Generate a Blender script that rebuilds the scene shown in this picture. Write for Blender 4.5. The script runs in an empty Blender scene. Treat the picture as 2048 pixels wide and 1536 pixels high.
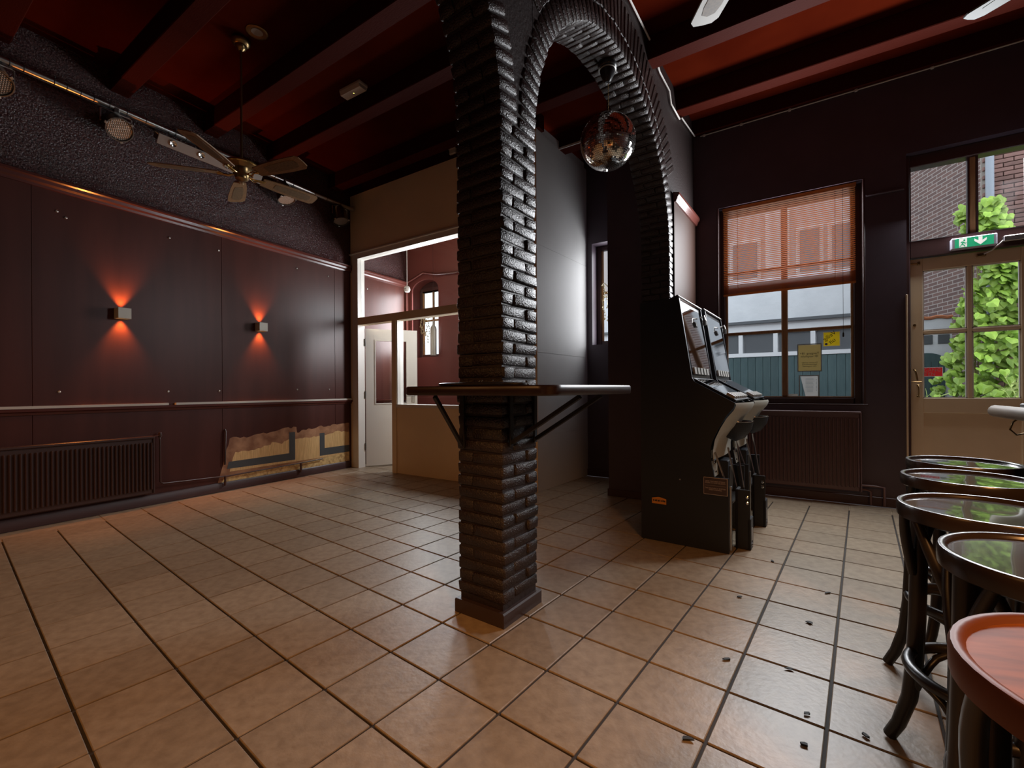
import bpy, bmesh, math, random
from mathutils import Matrix, Vector
random.seed(7)
S = bpy.context.scene
C = S.collection
PI = math.pi
# ------------------------------------------------------------------ camera
H = 1.1366
YAW = 0.5759
cd = bpy.data.cameras.new('camera'); cam = bpy.data.objects.new('camera', cd); C.objects.link(cam)
cd.sensor_width = 36; cd.lens = 895.593/2048*36; cd.shift_y = 11.467/2048; cd.clip_start = .02; cd.clip_end = 200
cam.matrix_world = Matrix.Translation((0, 0, H)) @ Matrix.Rotation(YAW, 4, 'Z') @ Matrix.Rotation(PI/2, 4, 'X') @ Matrix.Rotation(-.006, 4, 'Z')
S.camera = cam
# ------------------------------------------------------------------ world, lights, exposure
W = bpy.data.worlds.new('world'); S.world = W; W.use_nodes = True
bgn = W.node_tree.nodes['Background']; bgn.inputs[0].default_value = (.86, .92, 1, 1); bgn.inputs[1].default_value = 1.9
S.view_settings.view_transform = 'Standard'; S.view_settings.look = 'None'; S.view_settings.gamma = 1
S.view_settings.use_curve_mapping = False; S.view_settings.exposure = 0.0

def area(name, loc, rot, sx, sy, power, col, spread=PI):
    l = bpy.data.lights.new(name, 'AREA'); l.shape = 'RECTANGLE'; l.size = sx; l.size_y = sy; l.energy = power; l.color = col; l.spread = spread
    o = bpy.data.objects.new(name, l); C.objects.link(o); o.location = loc; o.rotation_euler = rot; return o
DAY = (.93, .96, 1)
TL = -PI/2+math.radians(16)      # tilts an added daylight booster downwards
NT = -PI/2
area('boost_window', (-.15, 5.515, 2.66), (NT, 0, 0), 1.1, .9, 100, DAY)  # added light on the room side of the blind, boosts the daylight
area('boost_blind', (-.15, 5.605, 2.66), (NT, 0, 0), 1.1, .85, 7, DAY)  # added light between blind and glass so the slats glow
area('boost_transom', (1.27, 5.455, 2.86), (TL, 0, 0), .8, .65, 80, DAY)  # added booster in front of the transom panes
area('boost_niche', (-2.04, 5.65, 2.35), (NT, 0, 0), .42, 1.2, 12, DAY)  # added booster deep in the niche recess
area('boost_arched', (-5.3, 5.53, 2.3), (NT, 0, 0), .5, 1.0, 45, DAY)  # added booster in the arched opening
area('boost_side_room', (-3.80, 5.53, 2.3), (NT, 0, 0), .6, 1.1, 75, DAY)  # added booster in the hidden side room opening

# ------------------------------------------------------------------ materials
M = {}
def mat(name, col, rough=.5, metal=0, col2=None, nscale=6, bump=0, bscale=40, bdist=.002, spec=.5, detail=4, coat=0, stretch=None, lo=.35, hi=.65):
    m = bpy.data.materials.new(name); m.use_nodes = True; nt = m.node_tree; b = nt.nodes['Principled BSDF']
    b.inputs['Base Color'].default_value = (*col, 1); b.inputs['Roughness'].default_value = rough; b.inputs['Metallic'].default_value = metal
    b.inputs['Specular IOR Level'].default_value = spec; b.inputs['Coat Weight'].default_value = coat
    if col2 or bump:
        tc = nt.nodes.new('ShaderNodeTexCoord'); v = tc.outputs['Object']
        if stretch:
            mp = nt.nodes.new('ShaderNodeMapping'); mp.inputs['Scale'].default_value = stretch; nt.links.new(v, mp.inputs[0]); v = mp.outputs[0]
    if col2:
        n = nt.nodes.new('ShaderNodeTexNoise'); n.inputs['Scale'].default_value = nscale; n.inputs['Detail'].default_value = detail; nt.links.new(v, n.inputs['Vector'])
        r = nt.nodes.new('ShaderNodeValToRGB'); r.color_ramp.elements[0].color = (*col, 1); r.color_ramp.elements[1].color = (*col2, 1)
        r.color_ramp.elements[0].position = lo; r.color_ramp.elements[1].position = hi
        nt.links.new(n.outputs['Fac'], r.inputs[0]); nt.links.new(r.outputs[0], b.inputs['Base Color'])
    if bump:
        n = nt.nodes.new('ShaderNodeTexNoise'); n.inputs['Scale'].default_value = bscale; n.inputs['Detail'].default_value = 5; nt.links.new(v, n.inputs['Vector'])
        bp = nt.nodes.new('ShaderNodeBump'); bp.inputs['Strength'].default_value = bump; bp.inputs['Distance'].default_value = bdist
        nt.links.new(n.outputs['Fac'], bp.inputs['Height']); nt.links.new(bp.outputs[0], b.inputs['Normal'])
    M[name] = m; return m
def emis(name, col, st):
    m = bpy.data.materials.new(name); m.use_nodes = True; b = m.node_tree.nodes['Principled BSDF']
    b.inputs['Base Color'].default_value = (*col, 1); b.inputs['Emission Color'].default_value = (*col, 1); b.inputs['Emission Strength'].default_value = st; M[name] = m
def glassmat(name, tint=(.98, .99, .99)):
    m = bpy.data.materials.new(name); m.use_nodes = True; nt = m.node_tree; nt.nodes.clear()
    o = nt.nodes.new('ShaderNodeOutputMaterial'); mx = nt.nodes.new('ShaderNodeMixShader'); lwn = nt.nodes.new('ShaderNodeLayerWeight'); lwn.inputs[0].default_value = .5
    pw = nt.nodes.new('ShaderNodeMath'); pw.operation = 'POWER'; pw.inputs[1].default_value = 5; nt.links.new(lwn.outputs['Facing'], pw.inputs[0])
    f = nt.nodes.new('ShaderNodeMath'); f.operation = 'MULTIPLY_ADD'; f.inputs[1].default_value = .8; f.inputs[2].default_value = .02; nt.links.new(pw.outputs[0], f.inputs[0])
    t = nt.nodes.new('ShaderNodeBsdfTransparent'); t.inputs[0].default_value = (*tint, 1); g = nt.nodes.new('ShaderNodeBsdfGlossy'); g.inputs['Roughness'].default_value = .02
    nt.links.new(f.outputs[0], mx.inputs[0]); nt.links.new(t.outputs[0], mx.inputs[1]); nt.links.new(g.outputs[0], mx.inputs[2]); nt.links.new(mx.outputs[0], o.inputs[0]); M[name] = m
def randhue(name, lo=.85, hi=1.1, vseed=True):
    # per-object brightness variation between alike pieces
    m = M[name]; nt = m.node_tree; b = nt.nodes['Principled BSDF']; inp = b.inputs['Base Color']
    oi = nt.nodes.new('ShaderNodeObjectInfo'); mr = nt.nodes.new('ShaderNodeMapRange'); mr.inputs[3].default_value = lo; mr.inputs[4].default_value = hi
    hs = nt.nodes.new('ShaderNodeHueSaturation'); nt.links.new(oi.outputs['Random'], mr.inputs[0]); nt.links.new(mr.outputs[0], hs.inputs['Value'])
    if inp.is_linked: nt.links.new(inp.links[0].from_socket, hs.inputs['Color'])
    else: hs.inputs['Color'].default_value = inp.default_value
    nt.links.new(hs.outputs[0], inp)
mat('tile', (.37, .288, .20), .40, col2=(.265, .20, .135), nscale=20, bump=.35, bscale=45, bdist=.003, lo=.32, hi=.68, detail=8); randhue('tile', .88, 1.06)
mat('grout', (.03, .022, .017), .8)
mat('ceiling', (.058, .0062, .002), .65, col2=(.043, .0043, .0015), nscale=2, bump=.15, bscale=20, spec=0)
mat('beam', (.042, .005, .002), .65, bump=.4, bscale=25, stretch=(1, 4, 4), bdist=.004, spec=.04)
mat('wallred', (.060, .022, .018), .34, col2=(.05, .018, .015), nscale=3, bump=.06, bscale=60)
mat('wallpanel', (.078, .024, .018), .36, col2=(.062, .019, .014), nscale=2.5, bump=.05, bscale=30, stretch=(3, 3, .4), spec=.28)
mat('wallwin', (.075, .053, .070), .5, col2=(.063, .044, .058), nscale=3, bump=.12, bscale=90)  # maroon wall paint with the cool backlit tint put into the colour
mat('stucco', (.080, .024, .022), .17, col2=(.036, .010, .010), nscale=55, bump=1.0, bscale=78, bdist=.022, spec=.55)
mat('rail', (.09, .026, .020), .22, bump=.08, bscale=60)
mat('dadowhite', (.55, .50, .44), .5)
mat('skirt', (.060, .026, .024), .4)
mat('partition', (.86, .70, .48), .75, col2=(.81, .65, .44), nscale=2, bump=.1, bscale=120)  # same paint as the side, warm lamplight put into the colour
mat('partside', (.66, .65, .64), .6, col2=(.60, .59, .58), nscale=1.5, bump=.05, bscale=60)  # the partition's paint again, greyed as daylight shows it
mat('whitepaint', (.72, .68, .62), .4)
mat('brickpaint', (.026, .015, .013), .30, col2=(.017, .009, .008), nscale=12, bump=1.0, bscale=120, bdist=.007, spec=.7); randhue('brickpaint', .8, 1.15)
mat('mortar', (.020, .012, .011), .5, bump=.6, bscale=60, bdist=.006)
mat('plinth', (.045, .027, .025), .4, bump=.2, bscale=40)
mat('peel', (.76, .50, .22), .5, col2=(.60, .36, .14), nscale=18, bump=.15, bscale=40, stretch=(6, 6, .5))
mat('peelpink', (.44, .22, .11), .5, col2=(.24, .095, .04), nscale=8)
mat('peelblack', (.07, .075, .078), .4)
mat('plaster', (.74, .52, .22), .6, col2=(.36, .20, .07), nscale=30, lo=.4, hi=.7)
mat('rad', (.060, .032, .028), .33, bump=.1, bscale=50)
mat('radwin', (.13, .072, .070), .33, bump=.1, bscale=50)
mat('steel', (.55, .53, .50), .3, 1, bump=.05)
mat('steeldark', (.20, .19, .18), .35, 1)
mat('brass', (.62, .43, .17), .22, 1)
mat('brassdark', (.30, .20, .09), .3, 1)
mat('mesh', (.33, .30, .26), .45, .3)
mat('blade', (.26, .14, .06), .5, col2=(.17, .09, .035), nscale=14, stretch=(1, 12, 1))
mat('cane', (.17, .10, .04), .6, col2=(.09, .05, .02), nscale=90)
mat('bladewhite', (.34, .31, .26), .5)
mat('bladegrey', (.13, .14, .13), .6, spec=.2)
mat('black', (.012, .012, .014), .5)
mat('blackgloss', (.012, .011, .012), .25)
mat('blackwood', (.017, .013, .011), .34, bump=.1, bscale=40)
mat('tabletop', (.028, .013, .011), .3, col2=(.019, .009, .007), nscale=8, stretch=(2, 10, 10))
mat('cream', (.58, .54, .46), .45)
mat('machblack', (.012, .015, .022), .55, bump=.1, bscale=200)
mat('machgrey', (.50, .48, .41), .35, .1)
mat('screen', (.62, .63, .64), .04, 1)
mat('chrome', (.7, .7, .7), .12, 1)
mat('mirror', (.85, .82, .76), .06, 1)
mat('mirrorcore', (.10, .09, .08), .5)
mat('seatred', (.31, .105, .036), .5, col2=(.17, .055, .020), nscale=7, stretch=(1, 6, 1), spec=.12)
mat('seatdark', (.055, .038, .032), .12, col2=(.035, .024, .020), nscale=7, stretch=(1, 6, 1), coat=1)
mat('rimred', (.15, .05, .024), .45, spec=.2)
mat('rimdark', (.030, .020, .017), .26)
mat('wood', (.36, .19, .075), .45, col2=(.27, .13, .05), nscale=10, stretch=(8, 8, .6))
mat('wornwood', (.24, .18, .13), .4, col2=(.12, .085, .06), nscale=8, stretch=(4, .5, 4))
mat('pierboard', (.034, .015, .010), .6, spec=.12)
mat('barplate', (.13, .12, .105), .5)
mat('button', (.42, .40, .37), .4)
mat('wallside', (.15, .042, .036), .4, spec=.3)
mat('windark', (.055, .024, .022), .35)
mat('slat', (.60, .25, .075), .4)
mat('doorcream', (.76, .59, .39), .5, col2=(.71, .545, .355), nscale=4)
mat('paperyellow', (.48, .34, .12), .7)
mat('paperwhite', (.75, .73, .70), .7)
mat('sleeve', (.42, .50, .52), .3)
mat('stickyellow', (.90, .62, .02), .6)
mat('ink', (.02, .018, .016), .7)
mat('inkblue', (.10, .10, .35), .7)
mat('signred', (.75, .03, .03), .5)
mat('signwhite', (.9, .9, .9), .5)
emis('exitgreen', (.015, .28, .13), .9)
emis('exitwhite', (.85, .80, .78), .75)
mat('lilac', (.62, .60, .72), .4)
mat('plastic', (.62, .58, .54), .4)
mat('orange', (.62, .24, .03), .5)
mat('signbrown', (.06, .04, .04), .5)
mat('signtext', (.50, .43, .40), .6)
mat('coper', (.45, .16, .07), .6)
mat('garden', (.60, .68, .20), .6)
mat('leaf', (.52, .74, .12), .5, col2=(.33, .56, .07), nscale=9); randhue('leaf', .65, 1.45)
mat('leafsmall', (.55, .68, .20), .5); randhue('leafsmall', .7, 1.3)
mat('vine', (.35, .30, .12), .6)
mat('garland', (.42, .36, .20), .5)
mat('extwhite', (.74, .77, .80), .8, col2=(.68, .71, .74), nscale=3, bump=.3, bscale=8, bdist=.02)
mat('extframe', (.80, .82, .84), .6)
mat('extglass', (.11, .12, .13), .4)
mat('extgreen', (.075, .125, .13), .55, col2=(.055, .10, .105), nscale=5, stretch=(4, 4, .6)); randhue('extgreen', .85, 1.2)
mat('extpink', (.42, .38, .37), .8)
mat('extbrick', (.27, .15, .125), .8, col2=(.19, .105, .09), nscale=5); randhue('extbrick', .75, 1.25)
mat('extmortar', (.36, .32, .28), .9)
mat('extsand', (.50, .34, .14), .8)
mat('street', (.16, .15, .15), .9, col2=(.12, .115, .11), nscale=10)
mat('extpipe', (.36, .40, .46), .5)
mat('rubber', (.02, .02, .02), .6)
emis('bulbwarm', (1, .55, .22), 3)
emis('ledyellow', (.9, .85, .2), 1.5)
def translucent(name, fac):
    m = M[name]; nt = m.node_tree; b = nt.nodes['Principled BSDF']; o = nt.nodes['Material Output']; mx = nt.nodes.new('ShaderNodeMixShader'); mx.inputs[0].default_value = fac
    t = nt.nodes.new('ShaderNodeBsdfTranslucent'); t.inputs[0].default_value = b.inputs['Base Color'].default_value
    nt.links.new(b.outputs[0], mx.inputs[1]); nt.links.new(t.outputs[0], mx.inputs[2]); nt.links.new(mx.outputs[0], o.inputs[0])
for q_ in ('slat', 'paperyellow', 'stickyellow', 'signred', 'paperwhite', 'signwhite'): translucent(q_, .55)
glassmat('glass'); glassmat('glassin', (.96, .97, .97))
# receding brick wall outside: too oblique to pick bricks apart
m = mat('extbrickfar', (.2, .12, .1), .85); nt = m.node_tree
tc = nt.nodes.new('ShaderNodeTexCoord'); bt = nt.nodes.new('ShaderNodeTexBrick'); bt.inputs['Color1'].default_value = (.17, .10, .085, 1); bt.inputs['Color2'].default_value = (.12, .075, .068, 1); bt.inputs['Mortar'].default_value = (.34, .30, .28, 1)
bt.inputs['Scale'].default_value = 1; bt.inputs['Mortar Size'].default_value = .007; bt.inputs['Brick Width'].default_value = .21; bt.inputs['Row Height'].default_value = .0625
mp = nt.nodes.new('ShaderNodeMapping'); mp.inputs['Rotation'].default_value = (PI/2, 0, 0)
nt.links.new(tc.outputs['Object'], mp.inputs[0]); nt.links.new(mp.outputs[0], bt.inputs[0]); nt.links.new(bt.outputs[0], nt.nodes['Principled BSDF'].inputs['Base Color'])

# ------------------------------------------------------------------ mesh helpers
class MB:
    def __init__(s): s.v = []; s.f = []
    def add(s, v, f):
        k = len(s.v); s.v += [tuple(p) for p in v]; s.f += [tuple(i+k for i in q) for q in f]; return s
    def box(s, x0, x1, y0, y1, z0, z1):
        return s.add([(x0,y0,z0),(x1,y0,z0),(x1,y1,z0),(x0,y1,z0),(x0,y0,z1),(x1,y0,z1),(x1,y1,z1),(x0,y1,z1)],
                     [(0,3,2,1),(4,5,6,7),(0,1,5,4),(1,2,6,5),(2,3,7,6),(3,0,4,7)])
    def cbox(s, x0, x1, y0, y1, z0, z1, c=.004, jit=0):
        # chamfered box: 24 vertices, 26 faces
        b = ((x0, x1), (y0, y1), (z0, z1)); v = []; idx = {}
        for i in (0, 1):
            for j in (0, 1):
                for k in (0, 1):
                    sg = (i, j, k)
                    o = [random.uniform(-jit, jit) for _ in range(3)]
                    for ax in range(3):
                        p = []
                        for a in range(3):
                            q = b[a][sg[a]]
                            if a != ax: q += c if sg[a] == 0 else -c
                            p.append(q+o[a])
                        idx[(sg, ax)] = len(v); v.append(p)
        f = []
        for ax in range(3):
            a, bb = [t for t in range(3) if t != ax]
            for sd in (0, 1):
                q = []
                for (m_, n_) in ((0,0),(1,0),(1,1),(0,1)):
                    sg = [0,0,0]; sg[ax] = sd; sg[a] = m_; sg[bb] = n_; q.append(idx[(tuple(sg), ax)])
                if (sd == 0) != (ax == 1): q = q[::-1]
                f.append(q)
        for ax in range(3):
            a, bb = [t for t in range(3) if t != ax]
            for (m_, n_) in ((0,0),(1,0),(1,1),(0,1)):
                s0 = [0,0,0]; s1 = [0,0,0]; s0[ax] = 0; s1[ax] = 1
                for q in (s0, s1): q[a] = m_; q[bb] = n_
                s0 = tuple(s0); s1 = tuple(s1)
                f.append([idx[(s0, a)], idx[(s1, a)], idx[(s1, bb)], idx[(s0, bb)]])
        for i in (0, 1):
            for j in (0, 1):
                for k in (0, 1): f.append([idx[((i,j,k), 0)], idx[((i,j,k), 1)], idx[((i,j,k), 2)]])
        return s.add(v, f)
    def xf(s, mtx, start=0):
        for i in range(start, len(s.v)): s.v[i] = tuple(mtx @ Vector(s.v[i]))
        return s
    def tube(s, pts, r, n=8, caps=True, closed=False):
        pts = [Vector(p) for p in pts]; rs = r if isinstance(r, (list, tuple)) else [r]*len(pts); v = []; f = []; N = len(pts); nrm = None
        for i, p in enumerate(pts):
            if closed: t = pts[(i+1) % N]-pts[i-1]
            else: t = pts[min(i+1, N-1)]-pts[max(i-1, 0)]
            t.normalize()
            if nrm is None: nrm = t.orthogonal().normalized()
            else: nrm = (nrm-t*nrm.dot(t)).normalized()
            b = t.cross(nrm)
            for k in range(n):
                a = 2*PI*k/n; v.append(p+(nrm*math.cos(a)+b*math.sin(a))*rs[i])
        for i in range(N if closed else N-1):
            for k in range(n):
                j = (i+1) % N; f.append((i*n+k, i*n+(k+1) % n, j*n+(k+1) % n, j*n+k))
        if caps and not closed: f += [tuple(range(n))[::-1], tuple((N-1)*n+k for k in range(n))]
        return s.add(v, f)
    def lathe(s, prof, n=24, c=(0,0,0), caps=True):
        v = []; f = []; m_ = len(prof)
        for k in range(n):
            a = 2*PI*k/n
            for (r, z) in prof: v.append((c[0]+r*math.cos(a), c[1]+r*math.sin(a), c[2]+z))
        for k in range(n):
            for i in range(m_-1): f.append((k*m_+i, ((k+1) % n)*m_+i, ((k+1) % n)*m_+i+1, k*m_+i+1))
        if caps: f += [tuple(k*m_ for k in range(n))[::-1], tuple(k*m_+m_-1 for k in range(n))]
        return s.add(v, f)
    def prism(s, poly, d0, d1, axis='y'):
        # poly in the two remaining axes (x,z) for 'y', (y,z) for 'x', (x,y) for 'z'
        n = len(poly)
        def P(a, b, d): return {'y': (a, d, b), 'x': (d, a, b), 'z': (a, b, d)}[axis]
        return s.add([P(a, b, d0) for a, b in poly]+[P(a, b, d1) for a, b in poly],
                     [tuple(range(n)), tuple(range(n, 2*n))[::-1]]+[(i, i+n, (i+1) % n+n, (i+1) % n) for i in range(n)])
    def mesh(s, name):
        me = bpy.data.meshes.new(name); me.from_pydata(s.v, [], s.f); me.validate()
        bm = bmesh.new(); bm.from_mesh(me); bmesh.ops.recalc_face_normals(bm, faces=bm.faces); bm.to_mesh(me); bm.free(); return me
    def build(s, name, m_, parent=None, smooth=None, loc=(0,0,0), rot=(0,0,0)):
        return ob(name, s.mesh(name), m_, parent, smooth, loc, rot)
def ob(name, me, m_, parent=None, smooth=None, loc=(0,0,0), rot=(0,0,0)):
    if m_ and not me.materials: me.materials.append(M[m_])
    if smooth is not None and len(me.polygons):
        me.polygons.foreach_set('use_smooth', [True]*len(me.polygons))
        if smooth: me.set_sharp_from_angle(angle=math.radians(smooth))
    o = bpy.data.objects.new(name, me); C.objects.link(o); o.location = loc; o.rotation_euler = rot
    if parent: o.parent = parent
    return o
def tag(o, label, cat, group=None):
    o['label'] = label; o['category'] = cat
    if group: o['group'] = group
    return o
def thing(name, label, cat, loc=(0,0,0), rz=0, group=None):
    o = bpy.data.objects.new(name, None); C.objects.link(o); o.location = loc; o.rotation_euler = (0,0,rz); o.empty_display_size = .1
    return tag(o, label, cat, group)
def struct(o, label=None):
    o['kind'] = 'structure'
    if label: o['label'] = label
    return o
def stuff(o, label=None, cat=None):
    o['kind'] = 'stuff'
    if label: o['label'] = label; o['category'] = cat
    return o
def SH(x0, x1, z0, z1, y): return MB().add([(x0, y, z0), (x1, y, z0), (x1, y, z1), (x0, y, z1)], [(0, 1, 2, 3)])
def RING(x0, x1, z0, z1, y, w):
    m_ = MB()
    for q in ((x0, x0+w, z0, z1), (x1-w, x1, z0, z1), (x0+w, x1-w, z0, z0+w), (x0+w, x1-w, z1-w, z1)): m_.box(q[0], q[1], y, y+.001, q[2], q[3])
    return m_
def B(*a, **k): return MB().box(*a, **k)
def CB(*a, **k): return MB().cbox(*a, **k)
def text(name, body, size, m_, parent, loc, rot, align='CENTER', mirror=False):
    cu = bpy.data.curves.new(name, 'FONT'); cu.body = body; cu.size = size; cu.align_x = align; cu.align_y = 'CENTER'; cu.resolution_u = 2; cu.extrude = .0004; cu.space_line = .95
    t = bpy.data.objects.new(name, cu); C.objects.link(t); dg = bpy.context.evaluated_depsgraph_get()
    me = bpy.data.meshes.new_from_object(t.evaluated_get(dg)); bpy.data.objects.remove(t); bpy.data.curves.remove(cu)
    me.materials.clear()
    if mirror:
        for v in me.vertices: v.co.x = -v.co.x
        me.flip_normals()
    return ob(name, me, m_, parent, None, loc, rot)
def copytree(o, parent=None):
    c = o.copy(); C.objects.link(c)
    if parent: c.parent = parent
    for ch in list(o.children): copytree(ch, c)
    return c
WALLROT = (PI/2, 0, 0)          # text standing up, facing -Y

# ================================================================== THE SETTING
YW = 5.50; ZC = 4.20
LROT = math.atan(.055); LO = Vector((-5.54, 2.0, 0))     # left wall frame: local Y along wall, local X into the room
AROT = -math.atan(.045); AO = Vector((-1.205, 1.77, 0))  # arcade frame: local Y along the wall, local X = 0 on its right face
# ---- floor with tiles
fl = struct(B(-5.9, 3.4, -4.0, 5.5, -.12, -.007).build('floor', 'grout'))
T = .305; u0, v0 = 7.3196, 3.959; a5 = math.radians(5)
tm = CB(-T/2+.005, T/2-.005, -T/2+.005, T/2-.005, -.02, 0, c=.0025).mesh('tile'); tm.materials.append(M['tile'])
tiles = []
for u in range(-22, 24):
    for v in range(-22, 20):
        x = (u+.5-u0)*T; y = (v0-v-.5)*T
        X = x*math.cos(a5)+y*math.sin(a5); Y = -x*math.sin(a5)+y*math.cos(a5)
        if Y > 5.34 or Y < -3.8 or X > 3.2 or X < -5.54-.055*(Y-2)+.17: continue
        d = X*-math.sin(YAW)+Y*math.cos(YAW); r = X*math.cos(YAW)+Y*math.sin(YAW)
        vis = d > .8 and abs(r/d) < 1.16 and Y < 4.35
        tiles.append((0 if vis else 1, d if vis else abs(d)+50, X, Y))
tiles.sort()
rest = MB()
for i, (h, d, X, Y) in enumerate(tiles):
    dz = random.uniform(-.0012, .0)
    if i < 300:
        o = ob('tile', tm, None, fl, None, (X, Y, dz), (0, 0, -a5 + random.choice((0, PI/2, PI, -PI/2))))
    else:
        k = len(rest.v); rest.cbox(-T/2+.005, T/2-.005, -T/2+.005, T/2-.005, -.02, 0, .0025); rest.xf(Matrix.Translation((X, Y, dz)) @ Matrix.Rotation(-a5, 4, 'Z'), k)
stuff(rest.build('tile_field', 'tile', fl))
# cut tiles along the walls
edge = MB()
for (x0, x1, y0, y1) in ((-5.85, 3.4, 5.2, 5.5),): edge.box(x0, x1, y0, y1, -.02, -.004)
k = len(edge.v); edge.box(0, .33, -6, 3.5, -.02, -.004); edge.xf(Matrix.Translation(LO) @ Matrix.Rotation(LROT, 4, 'Z'), k)
stuff(edge.build('cut_tile_border', 'tile', fl))
# ---- ceiling and beams
ce = struct(B(-5.95, 3.4, -4.0, 5.75, ZC, ZC+.12).build('ceiling', 'ceiling'))
for y in (-3.3, -2.5, -1.7, -.9, -.1, .70, 1.49, 2.30, 3.02, 3.92, 4.80):
    CB(-5.9, 3.38, y, y+.15, 4.0, ZC, c=.006).build('beam', 'beam', ce)
B(-5.75, -2.42, 4.30, 4.42, 4.03, ZC).build('wall_plate', 'beam', ce)
B(-5.85, 3.38, 5.44, 5.5, 4.04, ZC).build('wall_plate', 'beam', ce)
# ---- left wall
wl = struct(B(-.25, 0, -6.1, 3.78, 0, ZC).build('wall_left', 'wallred', None, None, LO, (0, 0, LROT)), 'dark maroon side wall with boarded panels')
B(-.01, .016, -6.0, 2.30, 3.0, ZC-.001).build('stucco_band', 'stucco', wl)
B(-.01, .016, 2.42, 3.52, 3.0, ZC-.001).build('stucco_band', 'stucco', wl)
seams = [-6.0, -4.2, -2.6, -1.035, .484, 2.016, 2.30]
for a, b in list(zip(seams[:-1], seams[1:]))+[(2.42, 3.5)]:
    CB(-.01, .014, a+.001, b-.001, 1.0, 2.92, c=.002).build('wall_board', 'wallpanel', wl)
    CB(-.01, .012, a+.001, b-.001, .09, .96, c=.002).build('wainscot_board', 'wallpanel', wl)
sm = MB().lathe([(.011, 0), (.011, .004), (.006, .007)], 10).mesh('screw_cap'); sm.materials.append(M['steel'])
for (u, z) in [(-.87, 1.141), (-.047, 1.14), (.45, 1.142), (1.418, 1.157), (1.915, 1.156), (.449, 2.737), (1.422, 2.758), (1.909, 2.758), (-.879, 2.726), (-.821, 2.688), (-.03, 2.74), (2.62, 2.72), (2.62, 1.16)]:
    ob('screw_cap', sm, None, wl, None, (.014, u, z), (0, PI/2, 0))
def rail(name, segs, prof, m_):
    mb = MB()
    for (a, b) in segs: mb.prism(prof, a, b, 'y')
    return struct(mb.build(name, m_, None, 35, LO, (0, 0, LROT)))
rail('trim_1', [(-6.0, 2.30), (2.42, 3.5)], [(.01, 2.895), (.03, 2.895), (.034, 2.915), (.05, 2.93), (.055, 2.955), (.07, 2.965), (.07, 2.985), (.05, 2.995), (.016, 2.995)], 'rail')['label'] = 'glossy maroon picture rail'
rail('trim_2', [(-6.0, 2.30), (2.42, 3.5)], [(.01, .945), (.022, .945), (.028, .965), (.046, .975), (.046, 1.0), (.01, 1.0)], 'rail')['label'] = 'maroon dado rail'
rail('trim_3', [(-6.0, -.056), (.011, 2.29)], [(.014, 1.0), (.05, 1.0), (.05, 1.022), (.014, 1.022)], 'dadowhite')['label'] = 'pale strip on top of the dado rail'
rail('baseboard_left', [(-6.0, 2.26)], [(.01, 0), (.032, 0), (.032, .085), (.022, .1), (.01, .1)], 'skirt')
# peeled patch on the wainscot: layers each a little less thick
def patch(name, poly, m_, w): return MB().prism(poly, .011, w, 'x').build(name, m_, wl)
random.seed(3)
def rag(pts, amp, step=.035):
    out = []
    for (a, b) in zip(pts[:-1], pts[1:]):
        n = max(1, int(math.dist(a, b)/step))
        for i in range(n): t = i/n; out.append((a[0]+(b[0]-a[0])*t+random.uniform(-amp, amp)*.5, a[1]+(b[1]-a[1])*t+random.uniform(-amp, amp)))
    return out+[pts[-1]]
top = rag([(.50, .33), (.52, .42), (.56, .60), (.80, .595), (1.0, .62), (1.25, .655), (1.40, .66), (1.41, .585), (1.55, .62), (1.75, .64), (2.26, .66)], .012)
patch('peeled_paint_edge', [(.43, .10)]+top+[(2.26, .10)], 'peelpink', .0135)
patch('bare_board', [(.56, .21)]+rag([(.60, .37), (.62, .43), (.85, .43), (1.05, .47), (1.07, .50), (1.2, .47), (1.30, .52), (1.42, .51), (1.7, .51), (1.85, .52), (2.05, .55), (2.26, .53)], .010)+[(2.26, .21)], 'peel', .0142)
patch('black_stripe', [(.53, .245), (1.385, .235), (1.385, .60), (1.30, .60), (1.30, .33), (.55, .325)], 'peelblack', .0150)
patch('black_stripe', [(1.755, .235), (2.26, .235), (2.26, .335), (1.835, .335), (1.835, .55), (1.755, .55)], 'peelblack', .0150)
patch('bare_plaster', [(.47, .10), (.50, .145), (1.46, .19), (2.26, .225), (2.26, .10)], 'plaster', .0158)
# ---- window wall
wb = MB()
ops = [(-5.60, -5.0, 1.69, 2.82), (-4.15, -3.45, 1.69, 2.90), (-2.31, -1.78, 1.717, 3.04), (-.793, .502, .973, 3.16), (.817, 1.75, 0, 3.31)]
x = -5.95; ws = MB()
for (a, b, z0, z1) in ops:
    q = ws if b < -2.5 else wb
    if a == -2.31: ws.box(x, -2.44, YW, YW+.25, 0, ZC); wb.box(-2.44, a, YW, YW+.25, 0, ZC)
    else: q.box(x, a, YW, YW+.25, 0, ZC)
    if z0 > 0: q.box(a, b, YW, YW+.25, 0, z0)
    q.box(a, b, YW, YW+.25, z1 if z1 != 2.82 else 3.02, ZC); x = b
wb.box(x, 3.4, YW, YW+.25, 0, ZC)
arch = [(-5.60, 2.82)]+[(-5.3+.30*-math.cos(t), 2.82+.17*math.sin(t)) for t in [PI*i/12 for i in range(1, 12)]]+[(-5.0, 2.82), (-5.0, 3.02), (-5.60, 3.02)]
ws.prism(arch, YW, YW+.25, 'y')
ww = struct(wb.build('wall_back', 'wallwin'), 'dark street wall with windows and the door')
ws.build('side_room_wall', 'wallside', ww)
struct(B(3.4, 3.6, -4.0, 5.75, 0, ZC).build('wall_right', 'wallred'))
struct(B(-5.95, 3.6, -4.2, -4.0, 0, ZC).build('wall_front', 'wallred'))
struct(CB(-2.4, -1.8, YW-.016, YW, 0, .09).build('baseboard_back', 'skirt'))
struct(CB(-1.0, .817, YW-.016, YW, 0, .09).build('baseboard_right', 'skirt'))
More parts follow.
